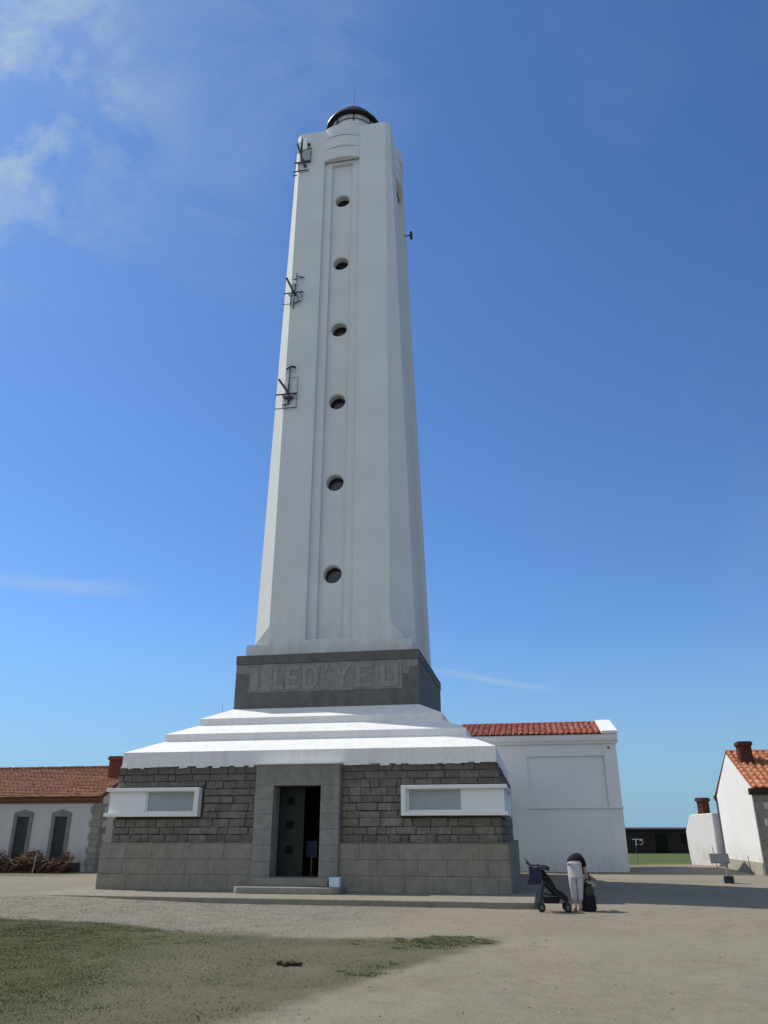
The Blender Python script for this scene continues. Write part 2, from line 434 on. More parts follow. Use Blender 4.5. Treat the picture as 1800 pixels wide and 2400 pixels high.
# --- corner window boxes
def window_box(sg):
    o = MB(); X = lambda a, b: tuple(sorted((sg*a, sg*b)))
    P = -6.93
    o.box(*X(3.48, 6.90), P, -6.62, 3.055, 3.17); o.box(*X(3.48, 6.90), P, -6.62, 2.245, 2.36)
    o.box(*X(3.48, 3.64), P, -6.62, 2.361, 3.054)
    o.box(*X(6.62, 6.90), -6.619, -3.0, 3.055, 3.17); o.box(*X(6.62, 6.90), -6.619, -3.0, 2.245, 2.36); o.box(*X(6.62, 6.90), -3.16, -3.0, 2.361, 3.054)
    fo = o.build('window', M['white'], LH, bevel=.01)
    p = MB(); p.box(*X(5.46, 6.80), -6.80, -6.62, 2.3605, 3.0545); p.box(*X(6.62, 6.80), -6.619, -3.161, 2.3605, 3.0545)
    p.build('blank_panel', M['white'], fo)
    b = MB(); b.box(*X(3.72, 5.40), -6.72, -6.66, 2.42, 3.03); b.build('blind', M['blind'], fo)
    f = MB()
    for x0, x1, z0, z1 in ((3.641, 5.459, 3.03, 3.054), (3.641, 5.459, 2.361, 2.42), (3.641, 3.72, 2.421, 3.029), (5.40, 5.459, 2.421, 3.029)): f.box(*X(x0, x1), -6.76, -6.64, z0, z1)
    f.build('blind_frame', M['white'], fo)
window_box(-1); window_box(1)

# --- white stepped roof
tiers = [((6.60, 3.87), (6.60, 4.38), (5.57, 4.85)), ((5.57, 4.85), (5.57, 5.11), (4.66, 5.52)), ((4.66, 5.52), (4.66, 5.77), (3.71, 6.24))]
def ring(w, z): return [(-w, -w, z), (w, -w, z), (w, w, z), (-w, w, z)]
for ti, ((w0, z0), (w1, z1), (w2, z2)) in enumerate(tiers):
    mb = MB(); e = .035
    L = [(w0-.02, z0), (w1, z0), (w1, z1-.10), (w1+e, z1-.085), (w1+e, z1), (w2-.03, z2+.012)]
    L = [(w1-.03, z0-.03), (w1, z0-.02), (w1, z1-.002), (w1-.012, z1+.006), (w2-.03, z2+.014)]
    for (a, b), (c, d) in zip(L[:-1], L[1:]):
        p, q = ring(a, b), ring(c, d)
        for i in range(4):
            j = (i+1) % 4; n = 10 if i in (0, 1) else 1
            for k in range(n):
                lerp = lambda u, v, t: tuple(x+(y-x)*t for x, y in zip(u, v))
                mb.poly([lerp(p[i], p[j], k/n), lerp(p[i], p[j], (k+1)/n), lerp(q[i], q[j], (k+1)/n), lerp(q[i], q[j], k/n)])
    o = mb.build('roof_tier', M['slope'], LH)
    if ti == 0:     # rough lime drips where the roof meets the rubble
        for s0, s1 in ((-6.60, -1.50), (1.50, 6.60)):
            dr = MB(); dr.box(s0, s1, -6.645, -6.60, 3.885, 3.917, .5)
            x = s0
            while x < s1-.05:
                l = min(random.uniform(.08, .34), s1-x); h = random.uniform(.02, .095)
                dr.box(x, x+l, -6.668-random.uniform(0, .02), -6.605, 3.905-h, 3.914, .5); x += l + (random.uniform(.02, .2) if random.random() < .3 else 0.002)
            dr.build('lime_drip', M['slope'], o)

# --- grey frieze with the raised island name
fz = MB(); fz.box(-3.71, 3.71, -3.71, 3.71, 6.20, 7.985, .4)
fzo = fz.build('frieze', M['frieze'], LH, bevel=.012)
fb = MB(); fb.box(-3.735, 3.735, -3.735, 3.735, 7.992, 8.36, .5); fb.build('frieze_band', M['friezetop'], fzo, bevel=.02)
pn = MB()
xs = [-3.13, -2.66, -2.17, -1.66, -.98, -.22, .20, 1.12, 1.95, 3.06]
for a, b in zip(xs[:-1], xs[1:]): pn.box(a+.004, b-.004, -3.728+random.uniform(-.003, .003), -3.7105, 6.86+random.uniform(0, .015), 7.97, random.random())
pn.box(-3.69, -3.14, -3.724, -3.7105, 7.62, 7.97, .3); pn.box(3.08, 3.68, -3.724, -3.7105, 7.70, 7.97, .4); pn.box(3.08, 3.33, -3.723, -3.7105, 7.42, 7.698, .6)
pn.build('inscription_panel', M['panel'], fzo)
def letter(boxes=(), polys=()):
    mb = MB()
    for i, (x0, x1, z0, z1) in enumerate(boxes): mb.box(x0, x1, -3.757-.0006*i, -3.722, z0, z1, random.uniform(.3, .7))
    for i, p in enumerate(polys): mb.prism_y(p, -3.758-.0006*i, -3.722, .5)
    mb.build('raised_letter', M['letter'], fzo, bevel=.006)
Z0, Z1 = 6.95, 7.88
letter([(-3.04, -2.76, Z0, Z1)])
letter([(-2.13, -1.96, Z0, Z1), (-1.96, -1.69, Z0, Z0+.19)])
letter([(-1.62, -1.45, Z0, Z1), (-1.45, -1.05, Z1-.17, Z1), (-1.45, -1.12, 7.33, 7.49), (-1.45, -1.05, Z0, Z0+.17)])
letter([(-.93, -.76, Z0, Z1)], [[(-.76, Z0), (-.48, Z0), (-.34, Z0+.14), (-.28, Z0+.32), (-.28, Z1-.32), (-.34, Z1-.14), (-.48, Z1), (-.76, Z1), (-.76, Z1-.16), (-.55, Z1-.17), (-.45, Z1-.34), (-.45, Z0+.34), (-.55, Z0+.17), (-.76, Z0+.16)]])
letter([], [[(-.06, Z1-.30), (.02, Z1-.30), (.12, Z1), (-.04, Z1)]])
letter([(.55, .76, Z0, 7.38)], [[(.24, Z1), (.55, 7.382), (.655, 7.382), (.655, 7.54), (.45, Z1)], [(.657, 7.382), (.76, 7.382), (1.07, Z1), (.86, Z1), (.657, 7.54)]])
letter([(1.22, 1.42, Z0, Z1), (1.42, 1.86, Z1-.17, Z1), (1.42, 1.78, 7.33, 7.49), (1.42, 1.86, Z0, Z0+.17)])
letter([], [[(2.20, Z1), (2.20, Z0+.16), (2.32, Z0), (2.80, Z0), (2.92, Z0+.16), (2.92, Z1), (2.73, Z1), (2.73, Z0+.21), (2.39, Z0+.21), (2.39, Z1)]])

# --- shaft
Z_B, Z_T = 8.85, 38.2
Wz = lambda z: 3.44 + (z-8.55)/(38.2-8.55)*(2.64-3.44)
Fz = lambda z: 2.53 + (z-8.55)/(38.2-8.55)*(2.42-2.53)
lean = lambda z: -.20*(max(z, 9)-9)/29
def fp(k, s, dep, z):
    x, y = s, -(Wz(z)-dep)
    for _ in range(k): x, y = -y, x
    return (x+lean(z), y, z)
WIN = [11.86, 16.19, 20.43, 24.59, 28.76, 33.07]
RO, RI, D1, D2 = .98, .57, .17, .34
ZR0, ZI1, ZR1 = 8.98, 35.6, 36.0
RH = .44
sh = MB()
w = Wz(8.36); lo = ring(w, 8.363); hi = ring(w, Z_B)
for i in range(4): j = (i+1) % 4; sh.poly([lo[i], lo[j], hi[j], hi[i]])
sh.poly(hi)                                                     # ledge under the chamfer stops
for k in range(4):
    q = lambda a, b, c, d: sh.poly([fp(k, *a), fp(k, *b), fp(k, *c), fp(k, *d)])
    def strip(sa, sb, dep, z0, z1, n=1):
        for i in range(n):
            a, b = z0+(z1-z0)*i/n, z0+(z1-z0)*(i+1)/n
            f = lambda s, z: s if not callable(s) else s(z)
            q((f(sa, a), dep, a), (f(sb, a), dep, a), (f(sb, b), dep, b), (f(sa, b), dep, b))
    strip(lambda z: -Fz(z), Fz, 0, Z_B-.005, ZR0)
    strip(lambda z: -Fz(z), -RO, 0, ZR0, Z_T); strip(RO, Fz, 0, ZR0, Z_T)
    strip(-RO, -RI, D1, ZR0, ZI1); strip(RI, RO, D1, ZR0, ZI1); strip(-RO, RO, D1, ZI1, Z_T)
    for s in (-RO, RO): q((s, 0, ZR0), (s, D1, ZR0), (s, D1, Z_T), (s, 0, Z_T))
    for s in (-RI, RI): q((s, D1, ZR0), (s, D2, ZR0), (s, D2, ZI1), (s, D1, ZI1))
    q((-RO, 0, ZR0), (RO, 0, ZR0), (RO, D1, ZR0), (-RO, D1, ZR0)); q((-RI, D1, ZR0+.001), (RI, D1, ZR0+.001), (RI, D2, ZR0+.001), (-RI, D2, ZR0+.001))
    q((-RI, D1, ZI1), (RI, D1, ZI1), (RI, D2, ZI1), (-RI, D2, ZI1))
    if k > 0: strip(-RI, RI, D2, ZR0, ZI1)
    else:
        cuts = [ZR0] + [(a+b)/2 for a, b in zip(WIN[:-1], WIN[1:])] + [ZI1]
        for wz, a, b in zip(WIN, cuts[:-1], cuts[1:]):
            strip(-RI, RI, D2, a, wz-.55); strip(-RI, RI, D2, wz+.55, b)
            N = 48; cir = []; rec = []; hw, hh = RI, .55
            for i in range(N):
                t = 2*PI*(i+.5)/N; c, s_ = math.cos(t), math.sin(t)
                m = min(hw/abs(c) if abs(c) > 1e-6 else 9e9, hh/abs(s_) if abs(s_) > 1e-6 else 9e9)
                cir.append((RH*c, wz+RH*s_)); rec.append([m*c, wz+m*s_])
            for cx, cz in ((hw, wz+hh), (-hw, wz+hh), (-hw, wz-hh), (hw, wz-hh)):
                i = min(range(N), key=lambda i: (rec[i][0]-cx)**2+(rec[i][1]-cz)**2); rec[i] = [cx, cz]
            for i in range(N):
                j = (i+1) % N
                q((cir[i][0], D2, cir[i][1]), (cir[j][0], D2, cir[j][1]), (rec[j][0], D2, rec[j][1]), (rec[i][0], D2, rec[i][1]))
                prev = (RH, D2)
                for (rr, dd) in ((.415, D2+.015), (.395, D2+.05), (.385, D2+.60)):
                    g = lambda idx, r: (r*math.cos(2*PI*(idx+.5)/N), wz+r*math.sin(2*PI*(idx+.5)/N))
                    a0, a1, b0, b1 = g(i, prev[0]), g(j, prev[0]), g(i, rr), g(j, rr)
                    q((a0[0], prev[1], a0[1]), (a1[0], prev[1], a1[1]), (b1[0], dd, b1[1]), (b0[0], dd, b0[1])); prev = (rr, dd)
    # chamfer between face k and k+1 with its stop
    def cpnt(a, b, z):      # a along face k, b distance of the front plane
        x, y = a, -b
        for _ in range(k): x, y = -y, x
        return (x+lean(z), y, z)
    zs_ = 9.62; W0, F0 = Wz(Z_B), Fz(Z_B); W1, F1 = Wz(zs_), Fz(zs_)
    T1, T2 = cpnt(F1, W1, zs_), cpnt(W1, F1, zs_)
    sh.poly([T1, T2, cpnt(Wz(Z_T), Fz(Z_T), Z_T), cpnt(Fz(Z_T), Wz(Z_T), Z_T)])
    B1, B2, C = cpnt(F0+.01, W0-.01, Z_B+.002), cpnt(W0-.01, F0+.01, Z_B+.002), cpnt(W0-.22, W0-.22, Z_B+.002)
    top = T1 if k % 2 == 0 else T2; far, near = (B2, B1) if k % 2 == 0 else (B1, B2)
    sh.poly([near, C, top]); sh.poly([C, far, top])
    q1, q2 = cpnt(F0, W0, Z_B+.001), cpnt(W0, F0, Z_B+.001); sh.poly([q1, q2, T2, T1])
# parapet top and deck
def octo(z, ins=0.0):
    out = []
    for k in range(4):
        for (a, b) in ((-Fz(z), Wz(z)), (Fz(z), Wz(z))):
            x, y = a*(1-ins/2.6), -(b-ins)
            for _ in range(k): x, y = -y, x
            out.append((x+lean(z), y, z))
    return out
oa, ob = octo(Z_T), octo(Z_T, .3)
for i in range(8): j = (i+1) % 8; sh.poly([oa[i], oa[j], ob[j], ob[i]])
oc = [(x, y, 37.2) for x, y, z in ob]
for i in range(8): j = (i+1) % 8; sh.poly([ob[i], ob[j], oc[j], oc[i]])
sh.poly(oc)
SHAFT = sh.build('shaft', M['tower'], LH)
# bow-fronted balconies at the top of each face
for k in range(4):
    bc = MB()
    for (z0, z1, bul) in ((35.80, 36.585, .17), (36.60, 37.385, .22), (37.40, 38.24, .27)):
        N = 14; inn = .10; lo_, hi_ = [], []
        for i in range(N+1):
            s = -RO + 2*RO*i/N; dep = -bul*(1-(s/RO)**2)-.012
            lo_.append((s, dep)); hi_.append((s, dep))
        A = [fp(k, s*.998, d, z0) for s, d in lo_]; B = [fp(k, s*.998, d+.0*z1, z1) for s, d in hi_]
        Ai = [fp(k, s*.998, inn, z0) for s, d in lo_]; Bi = [fp(k, s*.998, inn, z1) for s, d in hi_]
        for i in range(N):
            bc.poly([A[i], A[i+1], B[i+1], B[i]]); bc.poly([Ai[i], Ai[i+1], A[i+1], A[i]]); bc.poly([B[i], B[i+1], Bi[i+1], Bi[i]])
        bc.poly([A[0], B[0], Bi[0], Ai[0]]); bc.poly([A[-1], B[-1], Bi[-1], Ai[-1]])
    bc.build('balcony', M['tower'], SHAFT)
# round windows
for wz in WIN:
    w = MB(); N = 32; c0 = [fp(0, .36*math.cos(2*PI*i/N), D2+.43, wz+.36*math.sin(2*PI*i/N)) for i in range(N)]; w.poly(c0)
    wo = w.build('porthole', M['pglass'], LH)
    f = MB()
    for i in range(N):
        j = (i+1) % N
        P = lambda idx, r, d: fp(0, r*math.cos(2*PI*idx/N), d, wz+r*math.sin(2*PI*idx/N))
        for (r0, d0), (r1, d1) in (((.388, D2+.38), (.32, D2+.38)), ((.32, D2+.38), (.31, D2+.435))):
            f.poly([P(i, r0, d0), P(j, r0, d0), P(j, r1, d1), P(i, r1, d1)])
    f.build('porthole_frame', M['black'], wo)
# --- lantern
LX = -.20
ln = MB(); ln.lathe([(1.46, 37.2), (1.46, 39.92), (1.52, 39.96), (1.52, 40.04), (1.40, 40.05)], LX, 0, 48); lo = ln.build('lantern_drum', M['tower'], LH, smooth=False)
g = MB(); g.lathe([(1.36, 40.05), (1.36, 40.80)], LX, 0, 32); g.build('lantern_glazing', M['lglass'], lo)
bars = MB()
for i in range(8):
    a = 2*PI*(i+.28)/8; bars.tube((LX+1.39*math.cos(a), 1.39*math.sin(a), 39.9), (LX+1.39*math.cos(a), 1.39*math.sin(a), 40.82), .035, n=6)
for z in (40.42, 40.07):
    for i in range(40):
        a, b = 2*PI*i/40, 2*PI*(i+1)/40
        bars.tube((LX+1.395*math.cos(a), 1.395*math.sin(a), z), (LX+1.395*math.cos(b), 1.395*math.sin(b), z), .022, n=5, caps=False)
bars.build('glazing_bar', M['black'], lo)
dm = MB(); dm.lathe([(1.35, 40.80), (1.58, 40.78), (1.62, 40.80), (1.62, 40.88), (1.55, 41.06), (1.33, 41.44), (1.00, 41.88), (.64, 42.32), (.30, 42.70), (.12, 42.88), (.09, 43.0), (.0, 43.04)], LX, 0, 56)
do = dm.build('lantern_dome', M['dome'], lo, smooth=False)
rim = MB(); rim.lathe([(1.625, 40.84), (1.665, 40.84), (1.665, 40.90), (1.625, 40.90)], LX, 0, 56); rim.build('dome_gutter', M['greymetal'], do)
rd = MB(); rd.tube((LX, 0, 42.9), (LX, 0, 44.9), .02, .008, 6); rd.tube((LX, 0, 42.92), (LX, 0, 43.1), .05, .03, 8); rd.build('lightning_rod', M['steel'], do)

# ------------------------------------------------------------------ things fixed to the tower
def wl(s, b, z): return Vector((AX+s*CY+b*SY, AY-s*SY+b*CY, z))
H_CAM, TH = 1.7, R(22.7116)

def mount(zc, label, kind, dx=0.0):
    """aerial bracket clamped to the left chamfer; local frame: x along the facade, -y towards the viewer"""
    W = Wz(zc); sl = -W + .38 + lean(zc) + dx
    e = empty('aerial_bracket', wl(sl, -W+.30, zc), -YAW, label, 'aerial bracket', 'aerial brackets on the left corner of the tower')
    def part(name, mat, *fns, bev=0):
        for fn in fns:
            mb = MB(); fn(mb); mb.build(name, mat, e, bevel=bev)
    y = -.42
    if kind == 0:
        part('brace', M['black'], lambda m: (m.tube((-.36, y-.1, .36), (.16, y-.12, -.46), .055), m.tube((.16, y-.12, -.46), (.24, y, -.78), .035)))
        part('crossbar', M['black'], lambda m: m.tube((-.52, y, -.42), (.55, y, -.42), .035), lambda m: m.tube((-.55, y, -1.18), (.55, y, -1.18), .022), lambda m: m.tube((-.2, .3, -.42), (-.2, y, -.42), .03), lambda m: m.tube((.4, .2, -.42), (.4, y, -.42), .03))
        part('cage', M['greymetal'], lambda m: (m.tube((.55, y, .46), (.52, y, -1.18), .014), m.tube((.06, y, .44), (.55, y, .46), .014), m.tube((-.12, y, -.42), (-.14, y, -1.18), .02), m.tube((.3, y, -.68), (.53, y, -.66), .014)))
        part('mast', M['black'], lambda m: m.tube((.14, y, .98), (.10, y, -.36), .03))
        part('aerial', M['black'], lambda m: m.tube((-.06, y, .96), (.18, y, 1.10), .05), lambda m: m.tube((.18, y, 1.10), (.40, y, 1.02), .055), lambda m: m.box(-.08, .36, y-.06, y+.06, -.68, -.58), lambda m: m.tube((-.14, y, -1.02), (.14, y, -.94), .035), lambda m: m.tube((.13, y, -.96), (.13, y, -.66), .05))
        part('equipment_box', M['white'], lambda m: m.prism_y([(-.12, .20), (.07, .24), (.06, -.30), (-.02, -.36), (-.08, -.1)], y-.02, y+.18), bev=.01)
    elif kind == 1:
        part('brace', M['black'], lambda m: (m.tube((-.40, y-.1, .52), (-.02, y-.12, -.34), .055), m.tube((-.02, y-.12, -.34), (.10, y, -.56), .075)))
        part('crossbar', M['black'], lambda m: m.tube((-.52, y, -.36), (.48, y, -.36), .03), lambda m: m.tube((-.55, y, -1.02), (-.16, y, -1.04), .018), lambda m: m.tube((-.15, y, -.42), (-.17, y, -1.12), .03), lambda m: m.tube((-.3, .3, -.36), (-.3, y, -.36), .03), lambda m: m.tube((.3, .2, -.36), (.3, y, -.36), .03))
        part('cage', M['greymetal'], lambda m: (m.tube((.48, y, -.36), (.42, y, -.90), .014), m.tube((.42, y, -.60), (.15, y, -.82), .014), m.tube((.15, y, -.5), (.26, y, -.86), .014)))
        part('mast', M['black'], lambda m: m.tube((.10, y, .86), (.05, y, -.26), .028), lambda m: m.tube((.02, y, -.72), (-.01, y, -1.28), .032), lambda m: m.tube((.03, y, -1.04), (.38, y, -.88), .03))
        part('aerial', M['black'], lambda m: m.prism_y([(.10, .66), (.34, .50), (.52, .52), (.36, .56)], y-.03, y+.03), lambda m: m.tube((-.12, y, .40), (.08, y, .44), .05))
        part('dish', M['white'], lambda m: m.ball((-.02, y-.02, .26), .15, 12, 8, sc=(.9, .5, .9)))
    else:
        part('brace', M['black'], lambda m: (m.tube((-.36, y-.1, .56), (-.14, y-.12, -.16), .055), m.tube((-.14, y-.12, -.16), (-.02, y-.1, -.66), .055), m.tube((-.02, y-.1, -.66), (.16, y, -1.12), .075)))
        part('crossbar', M['black'], lambda m: m.tube((-.5, y, -.74), (.46, y, -.74), .04), lambda m: m.tube((-.54, y, -1.38), (.36, y, -1.38), .032), lambda m: m.tube((-.54, y, -1.66), (-.3, y, -1.66), .03), lambda m: m.tube((.12, y, .18), (.46, y, .20), .03), lambda m: m.tube((-.3, .3, -.74), (-.3, y, -.74), .03), lambda m: m.tube((.3, .2, -.74), (.3, y, -.74), .03))
        part('cage', M['greymetal'], lambda m: m.tube((.46, y, .20), (.44, y, -.72), .016), lambda m: m.tube((-.42, y, .1), (-.48, y, -.7), .016), lambda m: m.tube((-.22, y, -.76), (-.24, y, -1.36), .025))
        part('mast', M['black'], lambda m: m.tube((-.10, y, 1.02), (-.13, y, .04), .05))
        part('panel_aerial', M['white'], lambda m: m.box(-.04, .20, y-.08, y+.02, .12, .98), bev=.02)
        part('panel_aerial', M['white'], lambda m: m.box(-.36, -.17, y-.02, y+.08, .0, .82), bev=.02)
        part('equipment_box', M['blind'], lambda m: m.box(.02, .38, y-.02, y+.16, -.66, .10), bev=.01)
        part('lamp', M['black'], lambda m: m.ball((.30, y, .50), .09, 10, 6))
    return e
mount(21.25, 'lowest black aerial bracket on the tower edge, with T-shaped head on a thin mast', 0, .36)
mount(27.2, 'middle black aerial bracket on the tower edge, with a small round white dish', 1, .30)
mount(36.65, 'topmost black aerial bracket, with white panel aerials just below the parapet', 2, .12)
e = empty('floodlight', wl(2.62, 1.5, 33.75), -YAW, 'small dark floodlight sticking out of the right face high on the tower', 'floodlight')
mb = MB(); mb.box(.30, .44, -.14, .14, -.22, .18); mb.build('lamp_housing', M['black'], e, bevel=.02)
mb = MB(); mb.tube((-.15, 0, 0), (.31, 0, 0), .035); mb.build('arm', M['steel'], e)
e = empty('whip_antenna', wl(-4.45, -3.0, 5.83), 0, 'thin grey whip aerial standing on the left end of the stepped roof', 'aerial')
mb = MB(); mb.tube((0, 0, 0), (0, 0, .75), .014, .006, 6); mb.build('rod', M['steel'], e)
mb = MB(); mb.tube((0, 0, -.08), (0, 0, .08), .04, .03, 8); mb.build('base', M['steel'], e)

# ------------------------------------------------------------------ things at the doorway
e = empty('notice_stand', wl(.16, -5.5, .40), -YAW, 'pale blue notice board on a thin stand in the dark doorway', 'notice stand')
mb = MB(); mb.box(-.19, .19, -.015, .015, .56, 1.08); mb.build('board', M['bluepaper'], e, bevel=.006)
mb = MB(); mb.tube((0, .03, .02), (0, .03, .80), .018); mb.build('pole', M['pole_wood'], e)
mb = MB(); mb.lathe([(.16, 0), (.16, .02), (.03, .04)], 0, .03, 16, cap0=True); mb.build('foot', M['greymetal'], e)
e = empty('white_box', wl(1.47, -7.42, .187), -YAW, 'small pale box standing on the lower doorstep, right of the upper step', 'box')
mb = MB(); P0 = [(-.16, -.12), (.16, -.12), (.16, .12), (-.16, .12)]; P1 = [(x*1.06, y*1.06) for x, y in P0]
for i in range(4):
    j = (i+1) % 4; mb.poly([(*P0[i], 0), (*P0[j], 0), (*P1[j], .25), (*P1[i], .25)])
mb.poly([(*p, 0) for p in P0[::-1]]); mb.poly([(*p, .235) for p in P1]); mb.build('tub', M['palebox'], e, bevel=.008)
mb = MB()
for a, b, c, d in ((-.18, .18, -.138, -.122), (-.18, .18, .122, .138), (-.18, -.166, -.121, .121), (.166, .18, -.121, .121)): mb.box(a, b, c, d, .251, .266)
mb.build('rim', M['palebox'], e)

# ================================================================== WHITE BUILDING (right, behind the base)
WB0 = wl(12.0, 8.837, 0)
WB = empty('white_building', WB0, -YAW, 'plain white rendered building with red tiled roof behind the right of the lighthouse', 'building')
wb = MB()
x0 = -8.4
# facade with a shallow blind panel
pnl = (-4.5, -.65, 2.98, 5.36)
wb.box(x0, pnl[0], 0, 6.2, 0, 5.95); wb.box(pnl[1], 0, 0, 6.2, 0, 5.95)
wb.box(pnl[0], pnl[1], 0, 6.2, 0, pnl[2]); wb.box(pnl[0], pnl[1], 0, 6.2, pnl[3], 5.95); wb.box(pnl[0], pnl[1], .09, 6.2, pnl[2], pnl[3])
wb.build('wall', M['wall_white'], WB, bevel=.012)
mb = MB(); mb.box(-4.62, .05, -.06, -.002, 2.86, 2.955); mb.build('sill', M['wall_white'], WB, bevel=.01)
mb = MB(); mb.prism_x([(-.002, 5.955), (-.10, 5.955), (-.13, 6.04), (-.22, 6.10), (-.26, 6.20), (-.26, 6.40), (-.002, 6.40)], x0, .10); mb.build('cornice', M['wall_white'], WB)
mb = MB(); mb.prism_x([(6.202, 5.955), (6.30, 5.955), (6.46, 6.20), (6.46, 6.40), (6.202, 6.40)], x0, .10)
mb.build('cornice', M['wall_white'], WB)
mb = MB(); mb.prism_x([(-.001, 5.951), (6.201, 5.951), (6.201, 6.42), (3.1, 7.30), (-.001, 6.42)], x0, -.70); mb.build('gable', M['wall_white'], WB)
canal_roof('roof', M['tile_red'], WB, x0, -.66, -.30, 6.43, 3.1, 7.38, .292, .40, 3)
canal_roof('roof', M['tile_red'], WB, x0, -.66, 6.50, 6.43, 3.1, 7.38, .292, .40, 4)
mb = MB(); mb.prism_x([(-.34, 6.405), (6.54, 6.405), (6.54, 6.55), (3.1, 7.52), (-.34, 6.55)], -.655, .13); mb.build('parapet', M['wall_white'], WB, bevel=.02)
mb = MB(); mb.tube((-8.0, 3.1, 7.36), (-.66, 3.1, 7.36), .11, n=10); mb.build('roof_ridge', M['tile_red'], WB)
mb = MB(); mb.box(-.42, -.32, -.05, -.001, 5.70, 5.80); mb.build('wall_vent', M['steel'], WB)

# ================================================================== HOUSE ON THE LEFT
LHX = Vector((-14.02, 40.85, 0))
HL = empty('left_house', LHX, -YAW, 'low old white house with brown tiled roof and two shuttered windows, left of the lighthouse', 'house')
DEP, EZ, RZ, WID = 6.2, 3.42, 5.02, 13.0
WINS = [(-4.15, 1.0), (-2.06, 1.0)]       # centre, width
mb = MB()
edges = [-WID]
for cx, w in WINS: edges += [cx-.36, cx+.36]
edges += [-.001]
for a, b in zip(edges[0::2], edges[1::2]): mb.box(a, b, 0, .4, 0, 3.12)
for cx, w in WINS: mb.box(cx-.36, cx+.36, 0, .4, 0, .55); mb.box(cx-.36, cx+.36, 0, .4, 2.50, 3.12); mb.box(cx-.36, cx+.36, .2, .4, .55, 2.50)
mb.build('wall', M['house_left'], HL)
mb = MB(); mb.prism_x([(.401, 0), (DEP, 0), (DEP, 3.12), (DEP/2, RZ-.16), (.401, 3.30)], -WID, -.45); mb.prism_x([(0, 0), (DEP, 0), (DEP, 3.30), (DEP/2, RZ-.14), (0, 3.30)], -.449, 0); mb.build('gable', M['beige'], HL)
mb = MB()
mb.box(-WID, -.70, -.03, -.001, 0, .42); mb.build('plinth', M['plinth_dark'], HL, bevel=.01)
q = MB()
z = 0; i = 0
while z < 3.1:
    h = .30+random.uniform(-.03, .03); h = min(h, 3.115-z); wq = .50 if i % 2 else .36
    q.box(-wq+random.uniform(-.05, .05), .015, -.035-.002*random.random(), -.0005, z+.006, z+h-.006, random.random())
    q.box(.0005, .03, -.03, (.34 if i % 2 else .62)+random.uniform(-.05, .05), z+.006, z+h-.006, random.random()); z += h; i += 1
q.build('quoin', M['quoin'], HL, bevel=.01)
mb = MB(); mb.prism_x([(-.003, 3.125), (-.08, 3.125), (-.12, 3.20), (-.22, 3.24), (-.27, 3.32), (-.30, 3.36), (-.30, 3.40), (-.003, 3.40)], -WID, .05); mb.build('cornice', M['cornice_brown'], HL)
for cx, w in WINS:
    f = MB()
    f.box(cx-.52, cx-.33, -.06, .19, .57, 2.52, .5); f.box(cx+.33, cx+.52, -.06, .19, .57, 2.52, .6)
    f.prism_y([(cx-.53, 2.523), (cx+.53, 2.523), (cx+.53, 2.68), (cx+.10, 2.80), (cx, 2.84), (cx-.10, 2.80), (cx-.53, 2.68)], -.07, .19)
    f.box(cx-.56, cx+.56, -.09, .19, .46, .567, .5)
    wo = f.build('window', M['sill'], HL, bevel=.012)
    s_ = MB(); s_.box(cx-.329, cx-.004, .03, .08, .57, 2.52); s_.box(cx+.004, cx+.329, .03, .08, .57, 2.52); s_.build('shutter', M['shutter'], wo)
# flat tiles in overlapping courses
def flat_roof(parent, x0, x1, y0, z0, y1, z1, mat, seed):
    rnd = random.Random(seed); mb = MB(); L = math.hypot(y1-y0, z1-z0); dy, dz = (y1-y0)/L, (z1-z0)/L; ny, nz = -dz, dy
    if nz < 0: ny, nz = -ny, -nz
    P = lambda x, l, h: (x, y0+dy*l+ny*h, z0+dz*l+nz*h)
    mb.poly([P(x0, 0, -.03), P(x1, 0, -.03), P(x1, L, -.03), P(x0, L, -.03)], 0)
    row = .19; nr = int(L/row); row = L/nr
    for r in range(nr):
        x = x0 - rnd.uniform(0, .2); sag = .012*math.sin(r*1.7)
        while x < x1:
            w = .235; a, b = max(x, x0)+.004, min(x+w, x1)-.004; x += w
            if b-a < .03: continue
            tn = min(1, max(0, rnd.gauss(.48, .2))); h = .048+rnd.uniform(-.008, .014)
            mid = (a+b)/2
            F = [P(a, r*row-.02, h), P(mid, r*row-.025, h+.016), P(b, r*row-.02, h)]; B = [P(a, (r+1)*row+.02, .012), P(mid, (r+1)*row+.02, .026), P(b, (r+1)*row+.02, .012)]
            D = [P(a, r*row-.02, h-.045), P(mid, r*row-.025, h-.045), P(b, r*row-.02, h-.045)]
            for k in (0, 1): mb.poly([F[k], F[k+1], B[k+1], B[k]], tn); mb.poly([D[k], D[k+1], F[k+1], F[k]], tn*.6)
    for k in range(int((x1-x0)/.34)):
        xa = x0+k*.34; mb.tube(P(xa, L, .02+rnd.uniform(-.012, .02)), P(xa+.36, L, .05+rnd.uniform(-.012, .02)), .10, .08, 8, rnd.uniform(.1, .5))
    return mb.build('roof', mat, parent, fix=False)
flat_roof(HL, -WID, .12, -.36, 3.40, DEP/2, RZ, M['tile_brown'], 5)
flat_roof(HL, -WID, .12, DEP+.36, 3.40, DEP/2, RZ, M['tile_brown'], 6)
chimney('chimney', M['brick'], HL, -.86, -.28, 1.75, 2.35, 4.1, 5.42)

